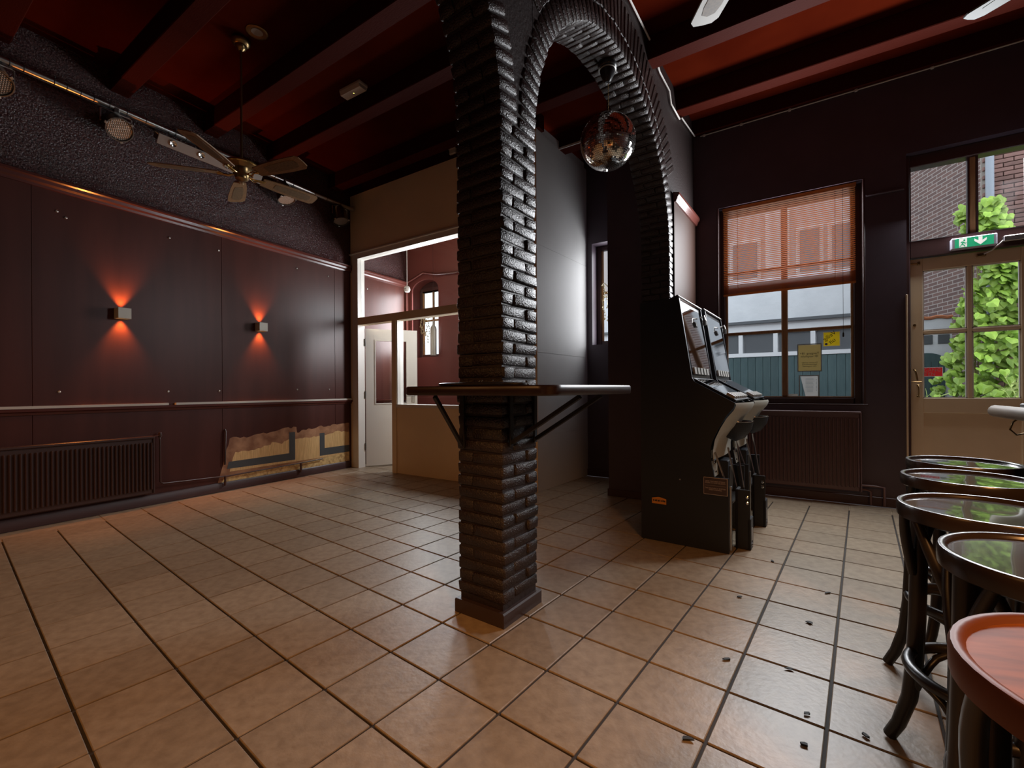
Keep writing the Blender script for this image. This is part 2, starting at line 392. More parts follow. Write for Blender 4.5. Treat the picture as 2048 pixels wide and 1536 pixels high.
struct(MB().prism([(YW, 2.975), (YW-.012, 2.975), (YW-.018, 2.985), (YW-.018, 2.995), (YW, 3.0)], .52, .80, 'x').build('trim_4', 'wallwin'), 'short moulding between window and door')
# conduit along the ceiling corner
cb = MB().tube([(-.97, YW-.012, 4.025), (3.3, YW-.012, 4.045)], .007, 8)
o = thing('cable_conduit', 'thin grey conduit along the top of the window wall', 'conduit', (0, 0, 0))
cb.build('conduit', 'plastic', o, 60)
for xx in (-.93, -.55, -.1, .45, 1.0, 1.6, 2.3): CB(xx-.012, xx+.012, YW-.022, YW, 4.012+.0047*(xx+1), 4.036+.0047*(xx+1), c=.003).build('clip', 'plastic', o)
# ---- partition with its opening, transom, side window
PY0, PY1 = 4.30, 4.40; XR = -2.46
pm = MB()
pm.box(-5.70, -5.60, PY0, PY1, 0, 4.03); pm.box(-5.60, XR, PY0, PY1, 3.15, 4.03)
pm.box(-4.68, XR, PY0, PY1, 0, .92); pm.box(-2.90, XR, PY0, PY1, .92, 3.15)
pt = struct(pm.build('wall_partition', 'partition'), 'beige partition with white framed openings')
sp = MB().prism([(-2.459, PY0+.02), (-2.385, YW), (-2.485, YW), (-2.558, PY0+.02)], 0, 4.1, 'z')
ps = struct(sp.build('wall_partition_side', 'partside'), 'pale grey side of the partition')
for (z0, z1) in ((0, .62), (.623, 1.55), (1.553, 2.75), (2.753, 4.02)):
    mb = MB().prism([(-2.4565, PY0+.001), (-2.382, YW-.001), (-2.388, YW-.001), (-2.4625, PY0+.001)], z0+.001, z1-.001, 'z'); mb.build('panel', 'partside', ps)
fr = MB()
fr.box(-5.60, -5.478, PY0-.012, PY1+.01, 0, 3.15)          # left jamb
fr.build('jamb', 'whitepaint', pt)
B(-5.478, -2.90, PY0-.012, PY1+.01, 3.075, 3.15).build('head', 'whitepaint', pt)
MB().prism([(PY0, 3.14), (PY0-.03, 3.15), (PY0-.03, 3.165), (PY0, 3.17)], -5.69, XR, 'x').build('head_moulding', 'whitepaint', pt)
B(-5.478, -2.90, PY0-.012, PY1+.01, 2.10, 2.205).build('transom_bar', 'partition', pt)
B(-4.765, -4.68, PY0-.012, PY1+.01, 0, 2.10).build('post', 'partition', pt)
B(-4.68, -4.665, PY0, PY1+.01, .945, 2.10).build('post_lining', 'whitepaint', pt)
B(-4.68, -2.90, PY0-.02, PY1+.02, .905, .945).build('sill', 'whitepaint', pt)
B(-2.93, -2.90, PY0-.012, PY1+.01, .945, 3.075).build('jamb', 'whitepaint', pt)
B(-5.478, -2.93, 4.345, 4.351, 2.205, 3.075).build('pane', 'glassin', pt)
B(-4.665, -2.93, 4.345, 4.351, .945, 2.10).build('pane', 'glassin', pt)
# inner door, standing open into the small room
hd = bpy.data.objects.new('door_2', None); C.objects.link(hd); hd.location = (-5.465, 4.415, 0); hd.rotation_euler = (0, 0, math.radians(54)); struct(hd, 'white inner door with a tall glass pane, standing open')
dl = MB(); w_ = .76
dl.box(0, .13, 0, .04, .015, 2.06); dl.box(w_-.15, w_, 0, .04, .015, 2.06); dl.box(.13, w_-.15, 0, .04, 1.90, 2.06); dl.box(.13, w_-.15, 0, .04, .015, .93)
dl.build('leaf', 'whitepaint', hd); B(.13, w_-.15, .015, .022, .93, 1.90).build('pane', 'glassin', hd)
for (a, b, c, d) in ((.13, w_-.15, .93, .945), (.13, w_-.15, 1.885, 1.90), (.13, .145, .945, 1.885), (w_-.165, w_-.15, .945, 1.885)): B(a, b, -.006, .046, c, d).build('glazing_bead', 'whitepaint', hd)
for z in (.25, 1.02, 1.80):
    CB(-.014, .0, -.012, .05, z, z+.11, c=.003).build('hinge', 'steeldark', hd)
hb = MB().tube([(w_-.06, -.002, 1.05), (w_-.06, -.045, 1.05), (w_-.17, -.05, 1.05)], .009, 8); hb.build('door_handle', 'steel', hd, 60)
CB(w_-.085, w_-.035, -.008, 0, .95, 1.12, c=.003).build('lock_plate', 'steel', hd)
# ---- brick arcade
R = 1.215; CV = 1.53; ZS = 2.465
ins = .010
def arc_pts(c, r, a0, a1, n): return [(c+r*-math.cos(a0+(a1-a0)*i/n), ZS+r*math.sin(a0+(a1-a0)*i/n)) for i in range(n+1)]
am = MB()
ri = R+ins
left = [(-3.6, 0), (-2.43-ins, 0)]+arc_pts(-1.215, ri, 0, PI, 40)
# body split into simple pieces: pillars and spandrels
X0, X1 = -.29+ins, -ins
am.box(X0, X1, 0+ins, .31-ins, 0, ZS)
am.box(X0, X1, -5.2, -2.43-ins, 0, ZC); am.box(X0, X1, 2.745+ins, 3.72, 0, ZC)
for c in (-1.215, CV):
    ap = arc_pts(c, ri, 0, PI, 40)
    for (p, q) in zip(ap[:-1], ap[1:]):
        am.add([(x, y, z) for x in (X0, X1) for (y, z) in (p, q, (q[0], ZC), (p[0], ZC))], [(0,1,2,3),(7,6,5,4),(0,4,5,1)])
am.box(X0, X1, ins, .31-ins, ZS, ZC)
aw = struct(am.build('wall_arcade', 'mortar', None, None, AO, (0, 0, AROT)), 'black painted brick arcade with a square pillar')
random.seed(11)
bms = {}
def brickmesh(l, w, h):
    key = (round(l, 3), round(w, 3), round(h, 3))
    if key not in bms:
        L = []
        for _ in range(5):
            me = CB(-l/2, l/2, -w/2, w/2, -h/2, h/2, c=.006, jit=.003).mesh('brick'); me.materials.append(M['brickpaint'])
            me.polygons.foreach_set('use_smooth', [True]*len(me.polygons)); me.set_sharp_from_angle(angle=math.radians(50)); L.append(me)
        bms[key] = L
    return random.choice(bms[key])
brest = MB()
def brick(l, w, h, mtx, part=True):
    mtx = mtx @ Matrix.Rotation(random.uniform(-.010, .010), 4, 'X') @ Matrix.Rotation(random.uniform(-.010, .010), 4, 'Z')
    if part:
        o = ob('brick', brickmesh(l, w, h), None, aw); o.matrix_local = mtx
    else:
        k = len(brest.v); brest.cbox(-l/2, l/2, -w/2, w/2, -h/2, h/2, c=.006, jit=.003); brest.xf(mtx, k)
CO = .0606; g = .008
nb = 0
for i in range(39):
    z = .10+CO*(i+.5); h = CO-g
    pj = lambda: random.uniform(-.004, .004)
    # pinwheel bond on a .29 x .31 pillar
    if i % 2 == 0: lay = [(-.145, .0485, .29, .097, 0), (-.193, .155+.0485, .097*2-.01, .20, 0), (-.046, .205, .092, .205, 0)]
    else: lay = [(-.145, .31-.0485, .29, .097, 0), (-.097, .105, .185, .205, 0), (-.244, .105, .092, .205, 0)]
    for (cx, cy, lx, ly, _) in lay:
        brick(lx+.004, ly-.002, h, Matrix.Translation((cx+pj(), cy+pj(), z))); nb += 1
    # extra header showing on the right face
# arch rings: far arch
def ring(c, r0, r1, n, i0, i1, depth, part):
    global nb
    for i in range(i0, i1):
        a = PI*(i+.5)/n; rm = (r0+r1)/2; w = PI*r0/n-.009
        cy = c-rm*math.cos(a); cz = ZS+rm*math.sin(a)
        # local z radial
        base = Matrix.Translation((0, cy, cz)) @ Matrix.Rotation(PI/2-a, 4, 'X')
        L = depth if i % 2 == 0 else [(lo, hi) for (lo, hi) in [(-.29-a_, -.29-b_) for (b_, a_) in [(-(.29+l_), -(.29+h_)) for (l_, h_) in depth]]]
        cuts = depth if i % 2 == 0 else [(-.29-hi, -.29-lo) for (lo, hi) in depth]
        for (lo, hi) in cuts:
            pj = random.uniform(-.006, .003)
            brick(hi-lo-.003, w, r1-r0, base @ Matrix.Translation(((lo+hi)/2, 0, pj)), part)
            if part: nb += 1
ring(CV, R, R+.15, 60, 0, 60, [(-.29, -.098), (-.098, 0)], True)
ring(-1.215, R, R+.15, 60, 30, 60, [(-.29, -.098), (-.098, 0)], True)
ring(CV, R+.155, R+.42, 68, 12, 56, [(-.29, 0)], False)
ring(-1.215, R, R+.15, 60, 0, 30, [(-.29, -.098), (-.098, 0)], False)
for i in range(40):
    z = .02+CO*(i+.5)
    for (cx, lx) in (((-.193, .19), (-.046, .092)) if i % 2 else ((-.244, .092), (-.097, .185))):
        brick(lx, .10, CO-g, Matrix.Translation((cx, 2.745+.05, z)), False)
        brick(lx, .10, CO-g, Matrix.Translation((cx, -2.43-.05, z)), False)
stuff(brest.build('brick_field', 'brickpaint', aw))
pl = MB()
pl.box(-.302, .012, -.014, .324, 0, .062); pl.prism([(-.302, .062), (.012, .062), (.006, .07), (-.296, .07)], -.014, .324, 'y')
pl.build('plinth', 'plinth', aw)
# smooth pier and board beside the far arch
sm_ = struct(B(-1.745, -1.35, 4.58, 5.5, 0, ZC).build('wall_pier', 'wallwin'), 'smooth dark pier beside the arch')
CB(-1.757, -1.35, 4.568, 4.60, 0, .075, c=.003).build('skirting', 'skirt', sm_)
B(.0, .012, 2.86, 3.71, .4, 3.02).build('smooth_board', 'pierboard', aw)
MB().prism([(.0, 3.0), (.03, 3.0), (.045, 3.04), (.06, 3.06), (.06, 3.085), (0, 3.10)], 2.86, 3.71, 'y').build('moulding', 'rail', aw)
MB().tube([(.01, 1.62, 4.19), (.01, 2.2, 4.165), (.012, 2.42, 4.04), (.012, 2.72, 4.03), (.012, 2.78, 3.93), (.012, 3.08, 3.93)], .008, 6).build('cable', 'plastic', aw, 60)
MB().tube([(.012, 3.15, 3.98), (.012, 3.70, 4.035)], .008, 6).build('cable', 'plastic', aw, 60)

# ================================================================== WINDOWS AND STREET DOOR
w1 = bpy.data.objects.new('window_1', None); C.objects.link(w1); w1.location = (0, 0, 0); struct(w1, 'street window with timber bars and a half lowered blind')
a, b, z0, z1 = -.793, .502, .973, 3.16
for nm, q in (('frame_side', (a, -.735, 5.60, 5.70, z0, z1)), ('frame_side', (.43, b, 5.60, 5.70, z0, z1)), ('frame_bottom', (-.735, .43, 5.58, 5.70, z0, 1.035)), ('frame_top', (-.735, .43, 5.60, 5.70, 3.10, z1))):
    CB(*q, c=.006).build(nm, 'windark', w1)
for q in ((-.735, -.712, 5.625, 5.665, 1.035, 3.10), (.408, .43, 5.625, 5.665, 1.035, 3.10), (-.712, .408, 5.625, 5.665, 1.035, 1.05), (-.712, .408, 5.625, 5.665, 3.08, 3.10)): CB(*q, c=.004).build('sash', 'wood', w1)
CB(-.190, -.130, 5.615, 5.67, 1.05, 3.08, c=.008).build('mullion', 'wood', w1)
for z in (1.735, 2.42):
    CB(-.712, -.190, 5.62, 5.668, z, z+.032, c=.006).build('glazing_bar', 'wood', w1); CB(-.130, .408, 5.62, 5.668, z, z+.032, c=.006).build('glazing_bar', 'wood', w1)
for (x0, x1) in ((-.712, -.19), (-.13, .408)):
    for (za, zb) in ((1.05, 1.735), (1.767, 2.42), (2.452, 3.08)): B(x0, x1, 5.641, 5.645, za, zb).build('pane', 'glass', w1)
CB(-.82, .53, 5.488, 5.60, .962, .976, c=.003).build('sill', 'windark', w1)
CB(.494, .512, 5.492, 5.60, .976, 3.16, c=.004).build('reveal_bead', 'windark', w1)
CB(-.803, -.785, 5.492, 5.60, .976, 3.16, c=.004).build('reveal_bead', 'windark', w1)
# blind
bl = thing('venetian_blind', 'reddish brown venetian blind half lowered in the window', 'blind', (-.15, 5.545, 2.17))
CB(-.60, .60, -.02, .02, .955, .985, c=.003).build('headrail', 'slat', bl)
slm = MB().add([(-.592, -.0125, -.0008), (.592, -.0125, -.0008), (.592, 0, .0012), (-.592, 0, .0012), (.592, .0125, -.0008), (-.592, .0125, -.0008),
                (-.592, -.0125, -.0012), (.592, -.0125, -.0012), (.592, 0, .0008), (-.592, 0, .0008), (.592, .0125, -.0012), (-.592, .0125, -.0012)],
               [(0,1,2,3), (3,2,4,5), (6,9,8,7), (9,11,10,8), (0,6,7,1), (5,4,10,11)]).mesh('slat'); slm.materials.append(M['slat'])
NS = 41
for i in range(NS): ob('slat', slm, None, bl, None, (0, 0, .135+i*.0203), (math.radians(-13), 0, 0))
for i in range(24): ob('slat', slm, None, bl, None, (0, random.uniform(-.001, .001), .024+i*.0042), (random.uniform(-.03, .03), 0, 0))
CB(-.595, .595, -.014, .014, 0, .02, c=.004).build('bottom_rail', 'slat', bl)
for x in (-.45, .43): MB().tube([(x, -.016, .02), (x, -.016, .96)], .0012, 5).build('ladder_cord', 'slat', bl); MB().tube([(x, .016, .02), (x, .016, .96)], .0012, 5).build('ladder_cord', 'slat', bl)
MB().tube([(.49, -.024, .95), (.49, -.024, -.48)], .0016, 5).build('pull_cord', 'ink', bl)
MB().lathe([(.003, 0), (.008, .01), (.007, .04), (.002, .05)], 8, (.49, -.024, -.53)).build('cord_tassel', 'ink', bl)
# papers on the glass
YG = 5.636
def paper(name, label, cat, x, z, w, h, sleeve, m_):
    t = thing(name, label, cat, (x, YG, z)); RING(-w/2-.010, w/2+.010, -.010, h+.012, -.001, .010).build('sleeve', sleeve, t) if sleeve else None
    return t
t = paper('age_notice', 'ochre notice with mirrored lettering taped to the window', 'notice', .06, 1.318, .195, .27, 'sleeve', None)
SH(-.0975, .0975, 0, .27, -.001).build('sheet', 'paperyellow', t)
text('lettering', 'Toegang 18+\nID verplicht', .032, 'ink', t, (0, -.003, .165), WALLROT, mirror=True)
text('lettering', 'Personen zonder\nlegitimatiebewijs\nniet toegestaan', .020, 'ink', t, (0, -.003, .065), WALLROT, mirror=True)
t = paper('rules_sheet', 'white rules sheet leaning below the ochre notice', 'notice', .055, 1.045, .16, .215, 'sleeve', None)
MB().add([(-.03, -.001, 0), (.078, -.001, 0), (.078, -.001, .215), (-.075, -.001, .215)], [(0, 1, 2, 3)]).build('sheet', 'paperwhite', t)
for i in range(11):
    z = .19-i*.014; B(-.03 if i < 8 else -.02, .05+random.uniform(-.02, 0), -.003, -.002, z, z+.003).build('text_line', 'sleeve', t)
for i in range(9): B(.062, .067, -.003, -.002, .175-i*.014, .180-i*.014).build('bullet', 'ink', t)
t = thing('safety_sticker', 'square yellow sticker with slanted mirrored words', 'sticker', (.25, YG, 1.565))
RING(-.073, .073, -.004, .148, -.001, .006).build('border', 'paperwhite', t); SH(-.067, .067, .002, .142, -.001).build('sheet', 'stickyellow', t)
text('lettering', 'Veilig\n  uit', .058, 'ink', t, (.0, -.003, .082), (PI/2, math.radians(-38), 0), mirror=True)
MB().lathe([(.012, 0), (.012, .001)], 12).xf(Matrix.Translation((-.045, -.0025, .022)) @ Matrix.Rotation(PI/2, 4, 'X')).build('emblem', 'inkblue', t)
t = tag(B(-.045, .045, 0, .002, 0, .022).build('window_label', 'paperwhite', None, None, (-.09, YG, 1.052)), 'small white label at the bottom of the window beside the mullion', 'label')
# niche window and small arched window
def side_window(nm, a, b, z0, z1, yf, lab):
    w = bpy.data.objects.new(nm, None); C.objects.link(w); struct(w, lab)
    CB(a, a+.06, yf, yf+.06, z0, z1, c=.006).build('frame_side', 'windark', w); CB(b-.06, b, yf, yf+.06, z0, z1, c=.006).build('frame_side', 'windark', w)
    CB(a+.06, b-.06, yf, yf+.06, z0, z0+.06, c=.006).build('frame_bottom', 'windark', w); CB(a+.06, b-.06, yf, yf+.06, z1-.06, z1, c=.006).build('frame_top', 'windark', w)
    for q in ((a+.06, a+.085, z0+.06, z1-.06), (b-.085, b-.06, z0+.06, z1-.06)): CB(q[0], q[1], yf+.015, yf+.05, q[2], q[3], c=.004).build('sash', 'wood', w)
    m_ = (a+b)/2; CB(m_-.015, m_+.015, yf+.015, yf+.05, z0+.06, z1-.06, c=.004).build('glazing_bar', 'wood', w)
    zz = z0+(z1-z0)*.52; CB(a+.085, b-.085, yf+.018, yf+.046, zz, zz+.03, c=.004).build('glazing_bar', 'wood', w)
    B(a+.085, b-.085, yf+.03, yf+.034, z0+.06, z1-.06).build('pane', 'glass', w); return w
side_window('window_2', -2.31, -1.78, 1.717, 3.04, 5.66, 'tall narrow window behind the arch')
side_window('window_4', -4.15, -3.45, 1.69, 2.90, 5.68, 'side room window hidden behind the pillar')
w3 = side_window('window_3', -5.60, -5.0, 1.69, 2.90, 5.68, 'small arched window in the side room')
MB().prism([(-5.60, 2.88), (-5.0, 2.88), (-5.0, 2.82)]+[(-5.3+.30*math.cos(t), 2.82+.17*math.sin(t)) for t in [PI*i/12 for i in range(1, 12)]]+[(-5.60, 2.82)], 5.69, 5.73, 'y').build('arched_head', 'windark', w3)
# street door
d1 = bpy.data.objects.new('door_1', None); C.objects.link(d1); struct(d1, 'cream street door with four panes and a transom window')
for nm, q, mm in (('frame_post', (.817, .851, 5.56, 5.72, 0, 3.31), 'windark'), ('frame_post', (1.70, 1.75, 5.56, 5.72, 0, 3.31), 'windark'), ('frame_head', (.851, 1.70, 5.58, 5.70, 3.20, 3.31), 'windark'), ('transom_rail', (.851, 1.70, 5.56, 5.70, 2.345, 2.505), 'windark')):
    CB(*q, c=.006).build(nm, mm, d1)
CB(.808, .822, 5.49, 5.56, 0, 2.0, c=.003).build('edge_strip', 'doorcream', d1)
CB(1.262, 1.305, 5.61, 5.66, 2.505, 3.20, c=.006).build('transom_mullion', 'wood', d1)
for (x0, x1) in ((.851, 1.262), (1.305, 1.70)):
    B(x0+.015, x1-.012, 5.633, 5.637, 2.515, 3.19).build('pane', 'glass', d1)
    for q in ((x0, x0+.015, 2.505, 3.20), (x1-.012, x1, 2.505, 3.20)): B(q[0], q[1], 5.61, 5.655, q[2], q[3]).build('glazing_bead', 'windark', d1)
lf = bpy.data.objects.new('leaf', None); C.objects.link(lf); lf.parent = d1; lf.location = (0, 5.60, 0)
g_ = [(.855, .945), (1.575, 1.695)]
for (x0, x1) in g_: CB(x0, x1, 0, .045, .01, 2.34, c=.004).build('stile', 'doorcream', lf)
CB(.945, 1.575, 0, .045, 2.225, 2.34, c=.004).build('top_rail', 'doorcream', lf)
CB(.945, 1.575, 0, .045, .90, 1.035, c=.004).build('lock_rail', 'doorcream', lf)
CB(.945, 1.575, 0, .045, .01, .2, c=.004).build('bottom_rail', 'doorcream', lf)
B(.945, 1.575, .012, .035, .2, .90).build('lower_panel', 'doorcream', lf)
CB(1.243, 1.275, .005, .04, 1.035, 2.225, c=.005).build('muntin', 'doorcream', lf)
for (x0, x1) in ((.945, 1.243), (1.275, 1.575)): CB(x0, x1, .005, .04, 1.635, 1.665, c=.005).build('muntin', 'doorcream', lf)
for (x0, x1) in ((.945, 1.243), (1.275, 1.575)):
    for (za, zb) in ((1.035, 1.635), (1.665, 2.225)):
        B(x0, x1, .021, .025, za, zb).build('pane', 'glass', lf)
        fm = MB(); fm.box(x0, x0+.009, .012, .034, za, zb); fm.box(x1-.009, x1, .012, .034, za, zb); fm.box(x0, x1, .012, .034, za, za+.009); fm.box(x0, x1, .012, .034, zb-.009, zb)
        fm.build('glazing_bead', 'whitepaint', lf)
dh = MB().tube([(.878, -.004, 1.30), (.878, -.04, 1.30), (.884, -.05, 1.28), (.898, -.05, 1.20)], .008, 8); dh.build('door_handle', 'brassdark', lf, 60)
MB().tube([(.908, 0, 1.155), (.908, -.022, 1.15), (.910, -.028, 1.12), (.910, -.026, 1.08), (.908, -.018, 1.055), (.908, 0, 1.05)], .006, 8).build('pull_handle', 'brassdark', lf, 60)
CB(.898, .918, -.004, 0, 1.145, 1.165, c=.002).build('handle_plate', 'brassdark', lf); CB(.898, .918, -.004, 0, 1.04, 1.06, c=.002).build('handle_plate', 'brassdark', lf)
MB().tube([(.858, -.01, 2.297), (.915, -.012, 2.293)], .005, 6).build('bolt', 'brassdark', lf); CB(.905, .925, -.02, 0, 2.28, 2.31, c=.003).build('bolt_keeper', 'brassdark', lf)
MB().tube([(.862, -.01, 1.187), (.93, -.014, 1.187)], .0035, 6).build('latch_chain', 'brassdark', lf)
MB().lathe([(.012, 0), (.012, .003)], 12).xf(Matrix.Translation((.885, .0, 1.72)) @ Matrix.Rotation(PI/2, 4, 'X')).build('cylinder_lock', 'brassdark', lf)
# door closer
dc = thing('door_closer', 'grey door closer with folding arm above the street door', 'door closer', (1.45, 5.54, 2.40))
CB(0, .24, -.03, .02, -.02, .03, c=.006).build('body', 'steel', dc)
MB().tube([(.0, -.01, -.005), (-.02, -.02, -.03), (-.065, .0, -.075), (-.11, .02, -.095)], .006, 8).build('arm', 'plastic', dc, 60)
CB(-.15, -.09, .035, .06, -.11, -.085, c=.003).build('shoe', 'brassdark', dc)
# keep-clear sticker outside the glass
t = thing('exit_sticker', 'red sticker with white lettering on the door pane', 'sticker', (.99, 5.628, 1.235))
RING(-.105, .095, 0, .088, -.001, .004).build('border', 'signwhite', t); SH(-.101, .091, .004, .084, -.001).build('sheet', 'signred', t)
text('lettering', 'UITGANG', .042, 'signwhite', t, (-.012, -.0025, .060), WALLROT); text('lettering', 'LATEN', .042, 'signwhite', t, (-.02, -.0025, .022), WALLROT)
# exit light
t = thing('exit_sign', 'lit green exit sign with running figure and down arrow', 'exit sign', (1.265, 5.50, 2.363))
CB(-.145, .145, .0, .06, 0, .098, c=.006).build('housing', 'lilac', t)
B(-.122, .122, -.002, 0, .008, .090).build('face', 'exitgreen', t)
B(-.095, -.045, -.004, -.002, .012, .086).build('doorway', 'exitwhite', t)
def poly(pts, m_, par, nm, y0=-.006, y1=-.004): return MB().prism(pts, y0, y1, 'y').build(nm, m_, par)
poly([(-.066, .062), (-.058, .062), (-.055, .07), (-.058, .078), (-.066, .078), (-.069, .07)], 'exitgreen', t, 'figure_head')
poly([(-.088, .052), (-.078, .062), (-.066, .058), (-.056, .046), (-.050, .05), (-.048, .044), (-.058, .038), (-.066, .046), (-.070, .036), (-.058, .026), (-.056, .014), (-.062, .014), (-.066, .024), (-.078, .032), (-.084, .018), (-.094, .016), (-.092, .023), (-.088, .024), (-.080, .040), (-.074, .05), (-.082, .048)], 'exitgreen', t, 'figure_body')
poly([(.028, .085), (.052, .085), (.052, .052), (.078, .072), (.078, .052), (.040, .016), (.002, .052), (.002, .072), (.028, .052)], 'exitwhite', t, 'arrow', -.004, -.002)
# ================================================================== WALL FITTINGS
def lw(u, w, z): return LO + Matrix.Rotation(LROT, 3, 'Z') @ Vector((w, u, z))
def wspot(name, par, loc, rot, power, ang, col=(1, .30, .06), rad=.012, blend=.9):
    l = bpy.data.lights.new(name, 'SPOT'); l.energy = power; l.color = col; l.spot_size = ang; l.spot_blend = blend; l.shadow_soft_size = rad
    o = bpy.data.objects.new(name, l); C.objects.link(o); o.parent = par; o.location = loc; o.rotation_euler = rot; return o
for k, (u, zc, lab) in enumerate(((-.436, 1.888, 'glowing square wall sconce nearer the fan, larger in view'), (.914, 1.918, 'glowing square wall sconce nearer the white partition'))):
    s_ = thing('wall_sconce', lab, 'wall lamp', lw(u, .014, zc), LROT, 'up and down wall sconces')
    sh = MB(); sh.box(.0, .096, -.05, -.047, -.05, .05); sh.box(.0, .096, .047, .05, -.05, .05); sh.box(.093, .096, -.047, .047, -.05, .05); sh.box(0, .004, -.047, .047, -.05, .05)
    sh.build('shade', 'cream', s_); B(.004, .093, -.047, .047, -.004, .004).build('lamp_plate', 'cream', s_)
    MB().lathe([(.014, 0), (.014, .012), (.006, .016)], 12, (.045, 0, .005)).build('bulb', 'bulbwarm', s_)
    MB().lathe([(.014, 0), (.014, .012), (.006, .016)], 12, (.045, 0, -.021)).build('bulb', 'bulbwarm', s_)
    wspot('lamp_up', s_, (.035, 0, .03), (PI, 0, 0), 42, math.radians(76)); wspot('lamp_down', s_, (.035, 0, -.03), (0, 0, 0), 42, math.radians(76))
# left radiator
def radiator(nm, lab, L, Hh, n, m_, loc, rz, ribw):
    r = thing(nm, lab, 'radiator', loc, rz)
    CB(.03, .075, -L/2, L/2, 0, Hh, c=.008).build('panel', m_, r)
    rm = CB(0, .022, -ribw/2, ribw/2, 0, Hh-.09, c=.006).mesh('rib'); rm.materials.append(M[m_])
    for i in range(n): ob('rib', rm, None, r, None, (.072, -L/2+(i+.5)*L/n, .04))
    CB(.02, .095, -L/2-.008, L/2+.008, Hh-.012, Hh+.012, c=.005).build('top_grille', m_, r)
    CB(.025, .085, L/2-.002, L/2+.012, 0, Hh, c=.004).build('side_cover', m_, r); CB(.025, .085, -L/2-.012, -L/2+.002, 0, Hh, c=.004).build('side_cover', m_, r)
    for s in (-1, 1): CB(.0, .04, s*L*.35-.02, s*L*.35+.02, Hh*.2, Hh*.8, c=.003).build('bracket', m_, r)
    return r
r = radiator('radiator', 'long dark ribbed radiator on the maroon side wall', 1.92, .56, 62, 'rad', lw(-1.17, .012, .125), LROT, .014)
MB().tube([(.05, .97, .56), (.05, 1.02, .57), (.05, 1.03, .53), (.05, 1.03, .10), (.035, 1.06, .075), (.035, 1.70, .045), (.035, 2.6, .06), (.035, 2.95, .07)], .008, 8).build('pipe', 'rad', r, 60)
MB().tube([(.04, 1.66, -.06), (.04, 1.66, .05)], .012, 8).build('pipe_clip', 'rad', r); MB().tube([(.04, 2.61, -.06), (.04, 2.61, .06)], .014, 8).build('pipe_clip', 'rad', r)
MB().lathe([(.014, 0), (.018, .02), (.014, .05)], 10, (.05, 1.03, .55)).build('valve', 'rad', r, 40)
tag(MB().tube([lw(.50, .03, .30), lw(.51, .03, .68), lw(.51, .012, .70)], .01, 8).build('cut_pipe', 'rad', None, 60), 'short painted pipe stub beside the peeled patch', 'pipe')
r = radiator('radiator', 'brown ribbed radiator under the street window', .96, .76, 30, 'radwin', (-.02, 5.495, .135), -PI/2, .017)
MB().tube([(.05, .48, .06), (.05, .60, .06), (.05, .66, .055), (.05, .66, -.12)], .011, 8).build('pipe', 'radwin', r, 60)
MB().tube([(.05, .48, .02), (.05, .52, .02), (.05, .56, .01), (.05, .56, -.12)], .011, 8).build('pipe', 'radwin', r, 60)
# ceiling pipe with lamps
pz = 3.80
t = thing('lighting_pipe', 'grey steel lighting pipe running under the ceiling along the side wall', 'pipe', lw(0, .12, pz), LROT)
MB().tube([(0, -5.5, 0), (0, 2.27, 0)], .027, 14).build('pipe', 'steel', t, 60)
for u in (-1.18, -1.10, -.92, -.84, -.75, -.66, -.55, -.42, -.27, -.02, .08, .3, .62, 1.05, 1.3, 1.62, 1.8):
    MB().tube([(.0295*math.cos(a), u, .0295*math.sin(a)) for a in [2*PI*i/12 for i in range(12)]], .0028, 5, closed=True).build('cable_tie', 'rubber', t)
MB().tube([(-.01, -1.3, -.027), (.0, -.6, -.031), (-.005, .2, -.028), (.0, 1.2, -.031), (-.005, 2.2, -.028)], .005, 6).build('cable', 'rubber', t, 60)
for u in (-1.3, -.15, 1.55): CB(-.13, -.02, u-.015, u+.015, -.01, .01, c=.003).build('wall_bracket', 'steeldark', t)
def par_can(u, lab, rz, tilt, mm='steeldark'):
    p = thing('stage_lamp', lab, 'stage lamp', lw(u, .13, pz), LROT+rz, 'stage lamps on the pipe')
    CB(-.016, .016, -.02, .02, -.05, .03, c=.004).build('clamp', 'steeldark', p)
    MB().tube([(0, -.115, -.17), (0, -.115, -.06), (0, -.10, -.052), (0, .10, -.052), (0, .115, -.06), (0, .115, -.17)], .007, 6).build('yoke', 'steel', p, 50)
    body = MB().lathe([(.045, -.13), (.07, -.125), (.092, -.08), (.098, .0), (.100, .085), (.106, .09), (.106, .10), (.098, .10), (.095, .08)], 24, caps=False); 
    mt = Matrix.Translation((0, 0, -.17)) @ Matrix.Rotation(tilt, 4, 'Y')
    body.xf(mt).build('can', mm, p, 40)
    MB().lathe([(.046, -.131), (.0, -.132)], 16, caps=False).xf(mt).build('back_cap', mm, p)
    fr_ = MB()
    for i in range(-6, 7):
        for j in range(-6, 7):
            x = (i+.5*(j % 2))*.0155; y = j*.0135
            if x*x+y*y < .0078: fr_.lathe([(.0062, .084), (.0062, .089), (.0, .091)], 6, (x, y, 0))
    MB().lathe([(.097, .080), (.0, .0805)], 24, caps=False).xf(mt).build('lens', 'mesh', p)
    fr_.xf(mt).build('lens_beads', 'mesh', p)
    for a in (.3, 2.4, 4.5):
        CB(.098, .120, -.012, .012, .088, .104, c=.003).xf(Matrix.Rotation(a, 4, 'Z')).xf(mt).build('gel_clip', 'steel', p)
    return p
par_can(-.50, 'grey stage lamp with round beaded lens left of the brown fan', .0, math.radians(180-52))
par_can(-1.27, 'grey stage lamp cut off by the left picture edge', .0, math.radians(180-45))
par_can(1.18, 'grey stage lamp half hidden behind the fan blades', .2, math.radians(180-20))
par_can(2.02, 'grey stage lamp beside the beige partition', -.1, math.radians(180-18))
lb = thing('light_bar', 'dark flat light bar with four round lamps behind the fan', 'stage light', lw(.32, .16, pz-.12), LROT)
